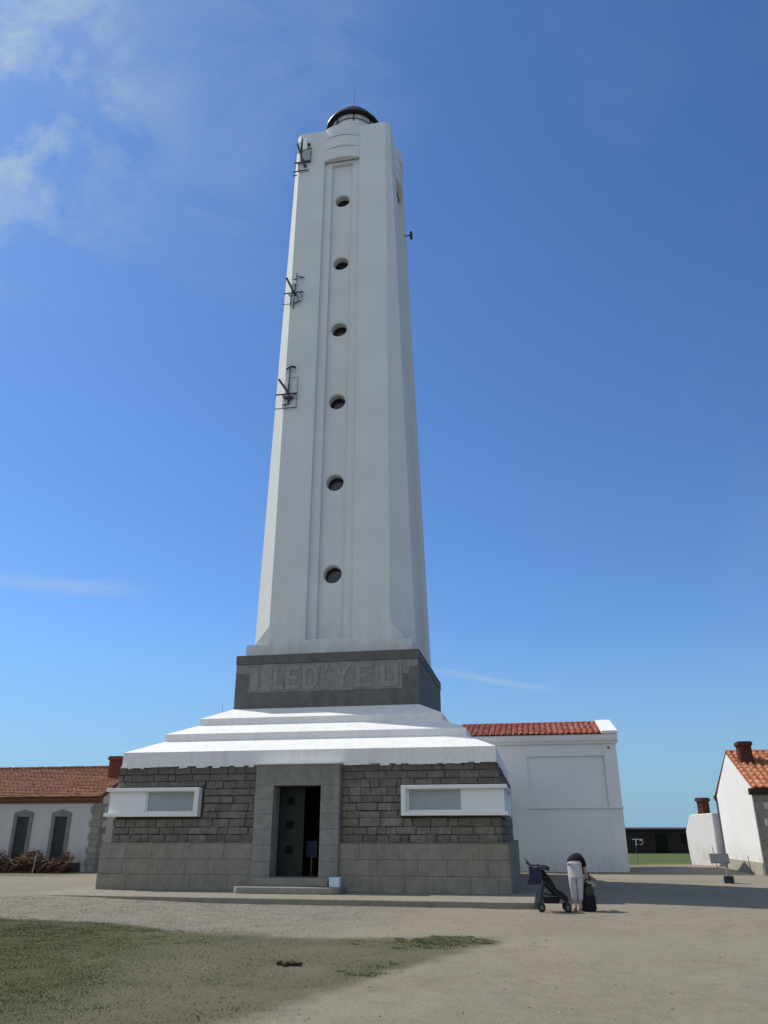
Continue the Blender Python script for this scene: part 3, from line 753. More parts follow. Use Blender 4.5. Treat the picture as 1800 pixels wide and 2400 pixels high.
# heap of dry branches in front of it
br = MB(); rnd = random.Random(11)
for i in range(620):
    x = rnd.uniform(-3.4, 2.15); top = (.95 - .32*max(0, (x-1.4)/.8)**2 - .25*max(0, (-x-2.0)/1.4)) * (.85+.25*math.sin(x*3.1+1))
    zc = rnd.random()**.7*top; L = rnd.uniform(.25, .75); r = rnd.uniform(.012, .045)
    a = rnd.gauss(.55, .45); yy = rnd.uniform(-.35, .35)*(1.1-zc)
    d = Vector((math.cos(a), rnd.uniform(-.5, .2), math.sin(a))).normalized()*L/2
    c = Vector((x, yy, max(.04, zc-.1)))
    p, q_ = c-d, c+d; p.z = max(p.z, .01); q_.z = max(q_.z, .01)
    tn = rnd.random()**1.5 if zc > top*.55 else rnd.random()*.35
    br.tube(p, q_, r, r*rnd.uniform(.5, .9), 5, tn)
bo = br.build('brush_pile', M['branch'], None, fix=False)
bo.location = LHX + Vector((-2.95, -1.1+.55, 0)); bo.rotation_euler = (0, 0, -YAW)
tag(bo, 'tangled heap of dry brown branches in front of the left house wall', 'brush pile', kind='stuff')

# ================================================================== HOUSE ON THE RIGHT
RH0 = Vector((16.92, 37.71, 0))
HR = empty('right_house', RH0, -YAW, 'white gabled house with orange tiled roof at the right edge, sunlit end wall', 'house')
GD, EZ, AZ, HLEN = 7.3, 3.62, 5.52, 11.0
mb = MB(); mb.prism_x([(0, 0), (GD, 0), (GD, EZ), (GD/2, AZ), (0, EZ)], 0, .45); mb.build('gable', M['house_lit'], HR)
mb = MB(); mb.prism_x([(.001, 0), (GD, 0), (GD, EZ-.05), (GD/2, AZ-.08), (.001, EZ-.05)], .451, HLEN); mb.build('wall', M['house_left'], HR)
mb = MB(); mb.box(-.05, -.001, .0, GD, 0, .52); mb.build('plinth', M['plinth_beige'], HR, bevel=.015)
q = MB(); z = 0; i = 0
while z < 3.3:
    h = min(.34+random.uniform(-.04, .04), 3.35-z); wq = (.66 if i % 2 else .40)+random.uniform(-.05, .05)
    q.box(.03, wq, -.04, -.0005, z+.005, z+h-.005, random.random()); z += h; i += 1
q.build('quoin', M['quoin'], HR, bevel=.01)
mb = MB(); mb.prism_x([(-.002, 3.36), (-.10, 3.36), (-.12, 3.42), (-.24, 3.46), (-.34, 3.56), (-.36, 3.64), (-.002, 3.64)], -.12, HLEN); mb.build('cornice', M['wood_dark'], HR)
mb = MB(); mb.prism_x([(GD+.002, 3.36), (GD+.10, 3.36), (GD+.12, 3.42), (GD+.24, 3.46), (GD+.34, 3.56), (GD+.36, 3.64), (GD+.002, 3.64)], -.12, HLEN)
mb.build('cornice', M['wood_dark'], HR)
sl = (AZ-EZ)/(GD/2)
canal_roof('roof', M['tile_orange'], HR, -.02, HLEN, -.42, EZ+.04, GD/2, AZ+.06, .30, .42, 8)
canal_roof('roof', M['tile_orange'], HR, -.02, HLEN, GD+.42, EZ+.04, GD/2, AZ+.06, .30, .42, 9)
mb = MB(); mb.tube((0, GD/2, AZ+.05), (HLEN, GD/2, AZ+.05), .12, n=10); mb.build('roof_ridge', M['tile_orange'], HR)
chimney('chimney', M['brick_dark'], HR, .34, .90, 2.15, 2.8, 4.55, 5.86)
mb = MB(); mb.tube((-.06, GD-.05, .45), (-.06, GD-.05, 3.4), .045); mb.build('downpipe', M['steel'], HR)
# shop-style wall sign at the very edge of the picture
sgn = empty('wall_sign', RH0 + Vector((.52*CY-.05*SY*-1*-1, -.52*SY-.05*CY, 1.95)), -YAW, 'small pale blue sign plate on the shaded wall at the far right', 'sign')
mb = MB(); mb.box(0, .32, -.02, 0, -.10, .14); mb.build('plate', M['palebox'], sgn, bevel=.004)
mb = MB(); mb.box(.30, .33, .0, .05, -.05, .09); mb.build('bracket', M['steel'], sgn)

# low outbuilding beyond it
OB0 = Vector((17.95, 45.25, .1)); OBA = R(65)
OB = empty('outbuilding', OB0, PI-OBA, 'low white outbuilding with one sloping corner, behind the left end of the orange roofed house', 'outbuilding')
mb = MB(); mb.prism_y([(0, 0), (1.95, 0), (2.05, .9), (2.06, 1.75), (1.62, 2.6), (0, 2.66)], 0, -2.6)
mb.build('wall', M['house_lit'], OB, bevel=.03)
chimney('chimney', M['brick_dark'], OB, 1.32, 1.74, -1.3, -.8, 2.3, 3.42)

# ================================================================== DARK BUILDING FAR RIGHT
DB = empty('dark_building', (22.0, 80.0, 0), 0, 'long low dark building beyond the green grass on the right', 'building')
mb = MB(); mb.box(0, 9.6, 0, 5, 0, 2.06); mb.build('wall', M['bunkerwall'], DB)
mb = MB(); mb.prism_x([(-.25, 2.062), (5.2, 2.062), (2.5, 2.30), (-.25, 2.16)], -.2, 9.8); mb.build('roof', M['wood_dark'], DB)
chimney('chimney', M['brick_dark'], DB, .55, 1.15, .4, 1.0, 2.1, 3.0)
mb = MB(); mb.box(3.95, 5.1, -.03, -.001, 0, 1.72); mb.build('door', M['bunkerdoor'], DB)
mb = MB(); mb.box(6.4, 7.5, -.03, -.001, .9, 1.72); mb.build('window', M['bunkerdoor'], DB)
mb = MB()
mb.box(1.75, 2.75, -.012, -.002, 1.20, 1.26); mb.box(2.05, 2.13, -.011, -.002, .72, 1.19); mb.box(1.95, 2.22, -.0115, -.002, .72, .77)
for a, b in (((2.40, 1.10), (2.66, 1.12)), ((2.66, 1.12), (2.74, .95)), ((2.74, .95), (2.62, .78)), ((2.62, .78), (2.40, .76))): mb.tube((a[0], -.006, a[1]), (b[0], -.006, b[1]), .03, n=5)
mb.build('painted_mark', M['sand_mark'], DB)

# ================================================================== GROUND
def sstep(a, b, x): t = np.clip((x-a)/(b-a), 0, 1); return t*t*(3-2*t)
def vnoise(x, y, s, seed):
    rs = np.random.RandomState(seed); T = rs.rand(256, 256)
    x, y = x/s, y/s; xi, yi = np.floor(x).astype(int), np.floor(y).astype(int); fx, fy = x-xi, y-yi
    fx, fy = fx*fx*(3-2*fx), fy*fy*(3-2*fy)
    g = lambda i, j: T[(xi+i) % 256, (yi+j) % 256]
    return (g(0,0)*(1-fx)+g(1,0)*fx)*(1-fy)+(g(0,1)*(1-fx)+g(1,1)*fx)*fy
def fbm(x, y, s, seed, o=4):
    r = 0; a = .5; t = 0
    for k in range(o): r = r+a*vnoise(x, y, s/2**k, seed+k); t += a; a *= .55
    return r/t
def gz(x, y):
    x, y = np.asarray(x, float), np.asarray(y, float)
    z = -.16*sstep(-11.5, -3.5, x)*(1-sstep(27, 33, y))
    z = z + .12*sstep(12.5, 16, x)*sstep(42, 46, y)*(1-sstep(56, 70, y))
    z = z + .035*(fbm(x, y, 5, 3)-.5)*(1-sstep(60, 90, y))
    return z
# outline of the worn lawn in the foreground (ground metres)
GR = np.array([(-40, 20.9), (-9.4, 20.2), (-6.2, 19.3), (-3.6, 18.1), (-1.6, 17.2), (.6, 17.1), (1.9, 17.0), (1.95, 16.2), (1.35, 14.9), (.75, 13.6), (.0, 12.2), (-.5, 11.0), (-1.3, 9.6), (-2.2, 8.0), (-2.8, 4.0), (-40, 4)])
def sdist(px, py, poly):
    d = np.full(px.shape, 1e9); ins = np.zeros(px.shape, bool); n = len(poly)
    for i in range(n):
        a, b = poly[i], poly[(i+1) % n]; e = b-a; wx, wy = px-a[0], py-a[1]
        t = np.clip((wx*e[0]+wy*e[1])/(e@e), 0, 1); d = np.minimum(d, (wx-t*e[0])**2+(wy-t*e[1])**2)
        c = (a[1] > py) != (b[1] > py)
        with np.errstate(divide='ignore', invalid='ignore'):
            xi = (b[0]-a[0])*(py-a[1])/(b[1]-a[1])+a[0]
        ins ^= c & (px < xi)
    d = np.sqrt(d); return np.where(ins, d, -d)
def lawn_zone(x, y):
    sd = sdist(x, y, GR) + 1.1*(fbm(x, y, 1.3, 21)-.5) + .7*(fbm(x, y, .35, 31)-.5)
    return sstep(-.25, .6, sd)
def lush_zone(x, y):
    return sstep(47.0, 48.5, y+1.2*(fbm(x, y, 4, 61)-.5))*sstep(9, 12, x)
def grass_mask(x, y):
    sd = sdist(x, y, GR) + 1.3*(fbm(x, y, 1.3, 21)-.5) + .5*(fbm(x, y, .35, 31)-.5)
    g = sstep(-.15, .45, sd)
    # worn: greener to the left and along the far right tip
    wear = .30 + .70*sstep(-2.4, -6.5, x + .5*(y-14)*.35) if False else .28 + .72*sstep(0, 1, np.clip((-x-2.2)/4.2, 0, 1))
    tip = np.exp(-((x-.9)**2/1.3+(y-16.4)**2/.9))*.75 + np.exp(-((x-.2)**2/.5+(y-12.9)**2/.8))*.5
    n = fbm(x, y, 1.1, 51)
    g = g*np.clip(wear+tip + (n-.5)*.7, 0, 1)
    back = lush_zone(x, y)
    lb = sstep(-12.5, -15.5, x)*sstep(36.5, 38, y)*.8*(1-sstep(60, 70, y))
    return np.maximum(np.maximum(g, back), lb)
def gravel_mask(x, y):
    s = (x-AX)*CY-(y-AY)*SY; b = (x-AX)*SY+(y-AY)*CY
    g = sstep(6.3, 3.2, s-.35*(b+11))*sstep(-20, -17.5, b)*(1-sstep(-5, 0, b))
    return np.clip(g*(.6+.8*fbm(x, y, 1.6, 77)), 0, 1)
def axis(lo, hi, dense, far_lo, far_hi):
    a = list(np.arange(lo, hi+1e-6, dense)); st = dense
    while a[-1] < far_hi: st *= 1.35; a.append(a[-1]+st)
    st = dense
    while a[0] > far_lo: st *= 1.35; a.insert(0, a[0]-st)
    return np.array(a)
gx = axis(-15, 18, .14, -3000, 3000); gy = axis(6, 32, .14, -60, 5000)
GX, GY = np.meshgrid(gx, gy); fx, fy = GX.ravel(), GY.ravel()
micro = (.012*(fbm(fx, fy, .5, 91)-.5) + .010*(fbm(fx, fy, .22, 95, 2)-.5)*(1+gravel_mask(fx, fy)))*(fy < 34)
fz = gz(fx, fy)+micro
nx, ny = len(gx), len(gy)
idx = np.arange(nx*ny).reshape(ny, nx)
fc = np.stack([idx[:-1, :-1], idx[:-1, 1:], idx[1:, 1:], idx[1:, :-1]], -1).reshape(-1, 4)
me = bpy.data.meshes.new('ground'); me.from_pydata(np.stack([fx, fy, fz], 1).tolist(), [], fc.tolist()); me.update()
for nm, arr in (('grass_amount', grass_mask(fx, fy)), ('lawn_zone', lawn_zone(fx, fy)), ('lush_zone', lush_zone(fx, fy)), ('gravel_amount', gravel_mask(fx, fy))):
    at = me.attributes.new(nm, 'FLOAT', 'POINT'); at.data.foreach_set('value', arr.astype(np.float32))
for p in me.polygons: p.use_smooth = True
def m_ground():
    t = NT('dry_ground')
    n1 = t.noise(.35, 6, .6); n2 = t.noise(2.3, 6, .65); n3 = t.noise(22, 4, .7); n4 = t.noise(75, 3, .7)
    sand = t.mix(t.ramp(n1, [(.35, 0), (.68, 1)]), (.295, .256, .19), (.345, .302, .228))
    sand = t.mix(t.ramp(n2, [(.45, 0), (.72, .6)]), sand, (.195, .17, .125))
    sand = t.mix(t.ramp(n3, [(.48, 0), (.70, .45)]), sand, (.165, .14, .105))
    sand = t.mix(t.ramp(n4, [(.58, 0), (.72, .5)]), sand, (.38, .35, .28))
    sand = t.mix(t.ramp(t.noise(.16, 4, .6, stretch=(1, 2.2, 1)), [(.42, 0), (.62, .4)]), sand, (.34, .305, .235))
    sand = t.mix(t.ramp(t.noise(40, 3, .75), [(.40, .5), (.55, 0)]), sand, (.17, .145, .105))
    fl = t.noise(7.5, 3, .55, stretch=(1, 1.6, 1)); sand = t.mix(t.ramp(fl, [(.64, 0), (.74, .55)]), sand, (.15, .125, .09))
    grv = t.mix(t.ramp(n3, [(.35, 0), (.66, 1)]), (.165, .145, .115), (.36, .325, .26))
    grv = t.mix(t.ramp(t.noise(.9, 5, .6), [(.45, 0), (.7, .6)]), grv, (.19, .16, .135))
    col = t.mix(t.attr('gravel_amount'), sand, grv)
    worn = t.mix(t.ramp(n2, [(.3, 0), (.7, 1)]), (.135, .122, .080), (.165, .148, .098))
    worn = t.mix(t.ramp(n3, [(.40, 0), (.70, .6)]), worn, (.105, .100, .058))
    col = t.mix(t.math('MULTIPLY', t.attr('lawn_zone'), .85), col, worn)
    gr = t.mix(t.ramp(n2, [(.3, 0), (.7, 1)]), (.074, .080, .036), (.112, .112, .052))
    gr = t.mix(t.ramp(n3, [(.45, 0), (.72, .6)]), gr, (.125, .115, .062))
    ga = t.attr('grass_amount')
    gm = t.math('ADD', ga, t.math('MULTIPLY', t.math('SUBTRACT', n3, .5), .9), clamp=True)
    gm = t.math('MULTIPLY', gm, t.ramp(ga, [(.0, 0), (.15, 1)]))
    col = t.mix(gm, col, gr)
    col = t.mix(t.attr('lush_zone'), col, t.mix(t.noise(1.5, 5, .6), (.075, .105, .032), (.11, .14, .05)))
    h = t.math('ADD', t.math('MULTIPLY', n3, .6), n4)
    t.bump(h, .8, .03)
    return t.done(col, .95, .1)
me.materials.append(m_ground())
go = bpy.data.objects.new('ground', me); COL.objects.link(go); tag(go, kind='structure')

# pavement slab round the base
pv = MB(); pts = [(-7.85, -9.42), (7.55, -9.84), (7.75, 8.4), (-7.85, 8.4)]
nn = 24; front = [(pts[0][0]+(pts[1][0]-pts[0][0])*i/nn, pts[0][1]+(pts[1][1]-pts[0][1])*i/nn + .03*math.sin(i*1.9)) for i in range(nn+1)]
outl = front + [pts[2], pts[3]]
pv.poly([(x, y, .002) for x, y in outl], .6)
for i in range(len(outl)):
    a, b = outl[i], outl[(i+1) % len(outl)]; pv.poly([(*a, -.3), (*b, -.3), (*b, .002), (*a, .002)], .3)
po = pv.build('pavement', M['pad'], None, bevel=.02); po.location = (AX, AY, 0); po.rotation_euler = (0, 0, -YAW); tag(po, kind='structure')

# grass blades on the worn lawn
def scatter(n, x0, x1, y0, y1, prob):
    out = []
    while len(out) < n:
        m = 40000; x = np.random.uniform(x0, x1, m); y = np.random.uniform(y0, y1, m); k = np.random.rand(m) < prob(x, y)
        out += list(zip(x[k], y[k]))
    return np.array(out[:n])
pts = scatter(90000, -11.5, 3.2, 8.2, 21, lambda x, y: np.where(np.abs(x) < y*.52, grass_mask(x, y)**1.6*np.clip(12/y, .35, 1), 0))
gzv = gz(pts[:, 0], pts[:, 1]); gm = grass_mask(pts[:, 0], pts[:, 1]); gt = fbm(pts[:, 0], pts[:, 1], .9, 7)
V, F, T = [], [], []
for (x, y), z, m, tn in zip(pts, gzv, gm, gt):
    h = random.uniform(.006, .018)*(1 if random.random() < .97 else 1.9); w = random.uniform(.005, .011); a = random.uniform(0, 2*PI)
    dx, dy = math.cos(a)*w, math.sin(a)*w; lx, ly = random.uniform(-1, 1)*h*1.7, random.uniform(-1, 1)*h*1.7; n = len(V)
    V += [(x-dx, y-dy, z-.006), (x+dx, y+dy, z-.006), (x+lx+dx*.3, y+ly+dy*.3, z+h)]; F.append((n, n+1, n+2)); T.append(min(1, max(0, tn+random.gauss(0, .22))))
# leafier tufts along the far right edge
for _ in range(150):
    if random.random() < .7: cx, cy = random.gauss(1.05, .5), random.gauss(16.45, .42)
    else: cx, cy = random.gauss(.15, .4), random.gauss(12.8, .7)
    if grass_mask(np.array([cx]), np.array([cy]))[0] < .3: continue
    cz = float(gz(cx, cy)); r = random.uniform(.05, .16)
    for k in range(random.randint(40, 90)):
        a = random.uniform(0, 2*PI); d = r*math.sqrt(random.random()); x, y = cx+d*math.cos(a), cy+d*math.sin(a); h = random.uniform(.012, .035)
        w = random.uniform(.006, .014); b = random.uniform(0, 2*PI); dx, dy = math.cos(b)*w, math.sin(b)*w; n = len(V)
        V += [(x-dx, y-dy, cz-.005), (x+dx, y+dy, cz-.005), (x+math.cos(a)*h*.7+dx*.4, y+math.sin(a)*h*.7+dy*.4, cz+h)]; F.append((n, n+1, n+2)); T.append(random.uniform(.55, 1.0))
me = bpy.data.meshes.new('grass'); me.from_pydata(V, [], F); me.update()
at = me.attributes.new('tone', 'FLOAT', 'FACE'); at.data.foreach_set('value', T); me.materials.append(M['leaf'])
o = bpy.data.objects.new('grass', me); COL.objects.link(o); tag(o, 'short worn green grass in the foreground left of the sandy path', 'grass', kind='stuff')

# loose gravel and small stones
def gprob(x, y):
    b = (x-AX)*SY+(y-AY)*CY; pad = sdist((x-AX)*CY-(y-AY)*SY, b, np.array(outl)) > -.02
    return np.where(pad, 0, np.where(np.abs(x) < y*.53, gravel_mask(x, y)*.9*(1-lawn_zone(x, y))+.014*(1-lawn_zone(x, y)), 0))
pts = scatter(20000, -13, 12, 8.3, 25.5, gprob)
V, F, T = [], [], []
gzv = gz(pts[:, 0], pts[:, 1])
for (x, y), z in zip(pts, gzv):
    r = random.uniform(.006, .016) * (1 if random.random() < .97 else 1.9); n = len(V); a = random.random()*6
    ring_ = [(x+r*random.uniform(.7, 1.3)*math.cos(a+k*PI*2/5), y+r*random.uniform(.7, 1.3)*math.sin(a+k*PI*2/5), z-.004+r*.15) for k in range(5)]
    V += ring_ + [(x+r*.2, y, z+r*random.uniform(.45, .9))]
    tn = random.random()
    for k in range(5): F.append((n+k, n+(k+1) % 5, n+5)); T.append(tn)
me = bpy.data.meshes.new('gravel'); me.from_pydata(V, [], F); me.update()
at = me.attributes.new('tone', 'FLOAT', 'FACE'); at.data.foreach_set('value', T); me.materials.append(M['gravel'])
o = bpy.data.objects.new('gravel', me); COL.objects.link(o); tag(o, 'loose pale gravel strewn between pavement and grass', 'gravel', kind='stuff')

# a few bigger dark flecks and stones lying about on the sandy ground
V, F, T = [], [], []
for _ in range(900):
    y = random.uniform(8.4, 22)**1.0; x = random.uniform(-.5, .53)*y
    if lawn_zone(np.array([x]), np.array([y]))[0] > .6 and random.random() < .8: continue
    if sdist(np.array([(x-AX)*CY-(y-AY)*SY]), np.array([(x-AX)*SY+(y-AY)*CY]), np.array(outl))[0] > -.05: continue
    r = random.uniform(.008, .022)*(2.0 if random.random() < .06 else 1); z = float(gz(x, y)); n = len(V); a = random.random()*6
    V += [(x+r*random.uniform(.7, 1.6)*math.cos(a+k*PI/3), y+r*random.uniform(.6, 1.1)*math.sin(a+k*PI/3), z-.004) for k in range(6)] + [(x, y, z+r*random.uniform(.35, .7))]
    tn = random.choice((0, 0, .05, .1, .2, .5))
    for k in range(6): F.append((n+k, n+(k+1) % 6, n+6)); T.append(tn)
me = bpy.data.meshes.new('small_stones'); me.from_pydata(V, [], F); me.update()
at = me.attributes.new('tone', 'FLOAT', 'FACE'); at.data.foreach_set('value', T); me.materials.append(M['gravel'])
o = bpy.data.objects.new('small_stones', me); COL.objects.link(o); tag(o, 'dark little stones and crumbs of earth scattered over the sandy path', 'stones', kind='stuff')

# a dark clod on the lawn
mb = MB(); rnd = random.Random(4)
for i in range(16): mb.ball((rnd.gauss(0, .09), rnd.gauss(0, .04), rnd.uniform(.0, .035)), rnd.uniform(.02, .045), 7, 5, rnd.random()*.3, (1.3, 1, .8))
for i in range(26): mb.tube((rnd.gauss(0, .08), rnd.gauss(0, .03), .02), (rnd.gauss(0, .14), rnd.gauss(0, .06), rnd.uniform(.02, .09)), .006, .002, 4, rnd.random()*.35)
o = mb.build('clod', M['branch'], None, fix=False); o.location = (-1.45, 13.55, float(gz(-1.45, 13.55))); tag(o, 'dark brown clod of earth and roots lying on the worn grass', 'clod')

# ------------------------------------------------------------------ stakes and the pedestal sign
def stake(x, y, h, r, tilt, label, mat='pole_wood'):
    mb = MB(); mb.tube((0, 0, -.1), (tilt, 0, h), r, r*.8, 7)
    o = mb.build('stake', M[mat], None); o.location = (x, y, float(gz(x, y))); tag(o, label, 'stake', 'thin stakes around the compound')
stake(-16.3, 39.3, .95, .022, .10, 'pale thin stake leaning in front of the branch heap')
stake(-9.75, 28.9, .62, .015, .0, 'short thin stake beside the left front corner of the lighthouse base', 'steel')
stake(15.1, 50.2, .95, .02, -.03, 'thin dark stake near the foot of the plain white building', 'greymetal')
stake(17.2, 43.6, 1.05, .02, -.16, 'thin leaning stake in front of the low white outbuilding', 'greymetal')
stake(16.55, 38.2, .8, .02, -.06, 'short thin stake at the right corner of the sunlit end wall', 'greymetal')
PS = empty('pedestal_sign', (13.0, 32.1, 0), -YAW-.1, 'small grey reading-desk sign on a thin post with a dark block foot', 'sign')
mb = MB(); mb.box(-.17, .17, -.15, .15, 0, .24); mb.build('foot', M['black'], PS, bevel=.02)
mb = MB(); mb.box(-.045, .045, -.03, .03, .24, .80); mb.build('post', M['pole_wood'], PS, bevel=.008)
mb = MB(); mb.box(-.34, .34, -.02, .02, -.19, .19); o = mb.build('panel', M['steel'], PS, bevel=.008); o.location = (-.22, -.06, .84); o.rotation_euler = (R(-32), 0, 0)

# ================================================================== PUSHCHAIR, BAG AND PERSON
PX, PY = 5.06, 22.45; PZ = float(gz(PX, PY))
ST = empty('pushchair', (4.40, 22.38, float(gz(4.3, 22.35))), -.12, 'black folding pushchair with a dark blue jacket hanging from its handle', 'pushchair'); ST.scale = (.86, 1, 1)
def part(name, mat, parent, fn, bev=0, smooth=False):
    mb = MB(); fn(mb); return mb.build(name, mat, parent, bevel=bev, smooth=smooth)
for sg in (-1, 1):
    y = .24*sg
    part('frame', M['black'], ST, lambda m: (m.path([(-.70, y, 1.12), (-.62, y, 1.10), (-.50, y, .92), (.46, y, .16)], .017), m.path([(-.22, y, .70), (-.33, y, .40), (-.36, y, .13)], .02), m.tube((-.30, y, .42), (.20, y, .36), .012)))
    for wx in (-.37, .40):
        wo = part('wheel', M['rubber'], ST, lambda m: m.tube((wx, y-.045, .115), (wx, y+.045, .115), .115, n=20), .012)
        part('rim', M['greymetal'], wo, lambda m: m.tube((wx, y-.05, .115), (wx, y+.05, .115), .06, n=14))
part('handle', M['black'], ST, lambda m: (m.path([(-.62, -.24, 1.10), (-.72, -.20, 1.20), (-.76, -.10, 1.25), (-.74, 0, 1.27)], .022), m.path([(-.62, .24, 1.10), (-.70, .14, 1.14), (-.72, .0, 1.15)], .02)))
def seat(m):
    pr = [(-.36, .92), (-.22, .98), (.00, .74), (.14, .52), (.30, .46), (.42, .36), (.46, .26), (.38, .24), (.16, .34), (-.02, .40), (-.20, .58)]
    m.prism_y(pr, -.215, .215)
part('seat', M['blackfab'], ST, seat, .03)
def hood(m):
    N = 9; k = 7; c = (-.22, 1.0)
    prev = None
    for i in range(N):
        a = R(200 - 150*i/(N-1)); row = []
        for j in range(k):
            b = PI*j/(k-1); row.append((c[0]+.30*math.cos(a)*(.72+.28*math.sin(b)), -.23*math.cos(b), .84+.27*math.sin(a)*(.55+.45*math.sin(b))*1.0))
        if prev:
            for j in range(k-1): m.poly([prev[j], prev[j+1], row[j+1], row[j]])
        prev = row
part('hood', M['blackfab'], ST, hood, 0, True)
part('footrest', M['trouser'], ST, lambda m: m.box(.20, .50, -.17, .17, .315, .335, rot=Matrix.Rotation(.30, 3, 'Y')), .006)
part('basket', M['blackfab'], ST, lambda m: m.prism_y([(-.32, .36), (.22, .32), (.14, .20), (-.26, .20)], -.19, .19), .02)
# jacket over the handle
JK = MB(); rnd = random.Random(3); N, K = 9, 8; rows = []
for i in range(K+1):
    t = i/K; row = []
    for j in range(N+1):
        u = j/N-.5; row.append((-.44+.02*math.sin(j*2.1+i*.6)+u*(.30+.06*t), -.27-.025*math.sin(j*1.7)-.03*math.sin(t*3), 1.06-.42*t-.05*abs(u)*math.sin(t*4)+.01*math.sin(j*3)))
    rows.append(row)
for i in range(K):
    for j in range(N):
        JK.poly([rows[i][j], rows[i][j+1], rows[i+1][j+1], rows[i+1][j]])
        f = lambda p: (p[0], p[1]+.06, p[2]); JK.poly([f(rows[i][j]), f(rows[i+1][j]), f(rows[i+1][j+1]), f(rows[i][j+1])])
JK.box(-.58, -.30, -.28, -.20, 1.08, 1.12)
jo = JK.build('jacket', M['bluefab'], None, smooth=True); jo.location = ST.location; jo.rotation_euler = (0, 0, -.12)
tag(jo, 'dark blue jacket hung over the handle of the black pushchair', 'jacket')

# large black bag right of the person
BG = empty('black_bag', (PX+.30, PY+.10, float(gz(PX+.3, PY+.1))), -.2, 'bulky black bag on the ground right of the bent-over person', 'bag')
def bagbody(m):
    prof = [(0, .0), (.15, 0), (.185, .06), (.17, .30), (.14, .50), (.115, .62), (.05, .66), (0, .66)]
    N = 18; k = len(m.v)
    for r, z in prof:
        for i in range(N):
            a = 2*PI*i/N; q = 1+.10*math.sin(3*a+z*9)+.05*math.sin(5*a-z*14); m.v.append((r*q*math.cos(a)*1.05, r*q*math.sin(a)*1.15, z+.02*math.sin(2*a)*(z > .4)))
    for j in range(len(prof)-1):
        for i in range(N): i2 = (i+1) % N; m.f.append((k+j*N+i, k+j*N+i2, k+(j+1)*N+i2, k+(j+1)*N+i)); m.t.append(.5)
part('bag_body', M['blackfab'], BG, bagbody, 0, True)
part('strap', M['black'], BG, lambda m: m.path([(-.08, -.10, .60), (-.04, -.12, .74), (.06, -.11, .76), (.10, -.09, .62)], .016))
part('cloth', M['beigefab'], BG, lambda m: (m.ball((.09, -.08, .67), .07, 10, 7, sc=(1.5, 1.1, .5)), m.ball((.17, -.10, .61), .06, 10, 7, sc=(1.2, 1, .5))), 0, True)
part('side_pocket', M['greenfab'], BG, lambda m: m.ball((.04, -.15, .48), .11, 10, 8, sc=(1.1, .55, 1.2)), 0, True)

# person: bent forward from the hips, seen from behind
def skinned(name, joints, bones, mat, parent=None, root=0, sub=2):
    me = bpy.data.meshes.new(name); me.from_pydata([j[0] for j in joints], bones, []); me.update()
    o = bpy.data.objects.new(name, me); COL.objects.link(o)
    sk = o.modifiers.new('skin', 'SKIN'); sk.use_smooth_shade = True
    for i, (p, r) in enumerate(joints):
        d = me.skin_vertices[0].data[i]; d.radius = r if isinstance(r, tuple) else (r, r); d.use_root = (i == root)
    ss = o.modifiers.new('sub', 'SUBSURF'); ss.levels = sub; ss.render_levels = sub
    dg = bpy.context.evaluated_depsgraph_get(); dg.update()
    nm = bpy.data.meshes.new_from_object(o.evaluated_get(dg)); nm.name = name
    o.modifiers.clear(); o.data = nm; bpy.data.meshes.remove(me)
    nm.materials.clear(); nm.materials.append(mat)
    for p in nm.polygons: p.use_smooth = True
    if parent: o.parent = parent
    return o
J = []; Bn = []
def add(p, r, par=None):
    J.append((p, r)); i = len(J)-1
    if par is not None: Bn.append((par, i))
    return i
pel = add((0, 0, .96), (.12, .10))
bel = add((.02, .10, 1.12), (.11, .10), pel); che = add((.07, .32, 1.22), (.14, .115), bel); upc = add((.11, .46, 1.17), (.13, .11), che)
nek = add((.15, .56, 1.10), .055, upc); hd0 = add((.17, .64, 1.04), (.075, .085), nek); hd1 = add((.18, .71, .95), (.072, .095), hd0)
for sg in (-1, 1):
    hip = add((.095*sg, .0, .92), .098, pel); kn = add((.075*sg, -.015, .50), .062, hip); cf = add((.068*sg, .02, .34), .055, kn); an = add((.06*sg, .02, .09), .036, cf)
    ft = add((.068*sg, -.03, .045), .034, an); to = add((.078*sg, .16, .028), .030, an)
    if sg > 0: S_, E_, W_ = (.27, .44, 1.19), (.32, .42, .93), (.35, .33, .72)
    else: S_, E_, W_ = (-.06, .46, 1.13), (-.02, .52, .88), (.14, .56, .72)
    s_ = add(S_, .058, upc); e_ = add(E_, .042, s_); w_ = add(W_, .026, e_)
    d = (Vector(W_)-Vector(E_)).normalized(); pm = Vector(W_)+d*.06; pa = add(tuple(pm), (.036, .018), w_)
    side = Vector((1, 0, 0)) if sg > 0 else Vector((0, 1, 0))
    side = (side - d*side.dot(d)).normalized(); out = d.cross(side)
    for k, ln in enumerate((.062, .072, .068, .052)):
        b0 = pm + d*.03 + side*(-.027+.018*k); k1 = b0 + d*ln*.55 + out*.006*sg; k2 = k1 + d*ln*.4 + out*.02*sg
        f0 = add(tuple(b0), .009, pa); f1 = add(tuple(k1), .008, f0); add(tuple(k2), .007, f1)
    th0 = add(tuple(Vector(W_)+d*.03-side*.034), .011, w_); add(tuple(Vector(W_)+d*.07-side*.058+out*.012*sg), .009, th0)
PE = skinned('person', J, Bn, M['skin'], None, pel, 2)
PE.location = (PX, PY, PZ); PE.rotation_euler = (0, 0, -.10)
tag(PE, 'person in black top and pale cropped trousers bending over beside the pushchair', 'person')
tj = [((0, .0, .98), (.20, .155)), ((.0, .05, 1.08), (.185, .135)), ((0, 0, .88), (.20, .16))]; tb = [(0, 1), (0, 2)]
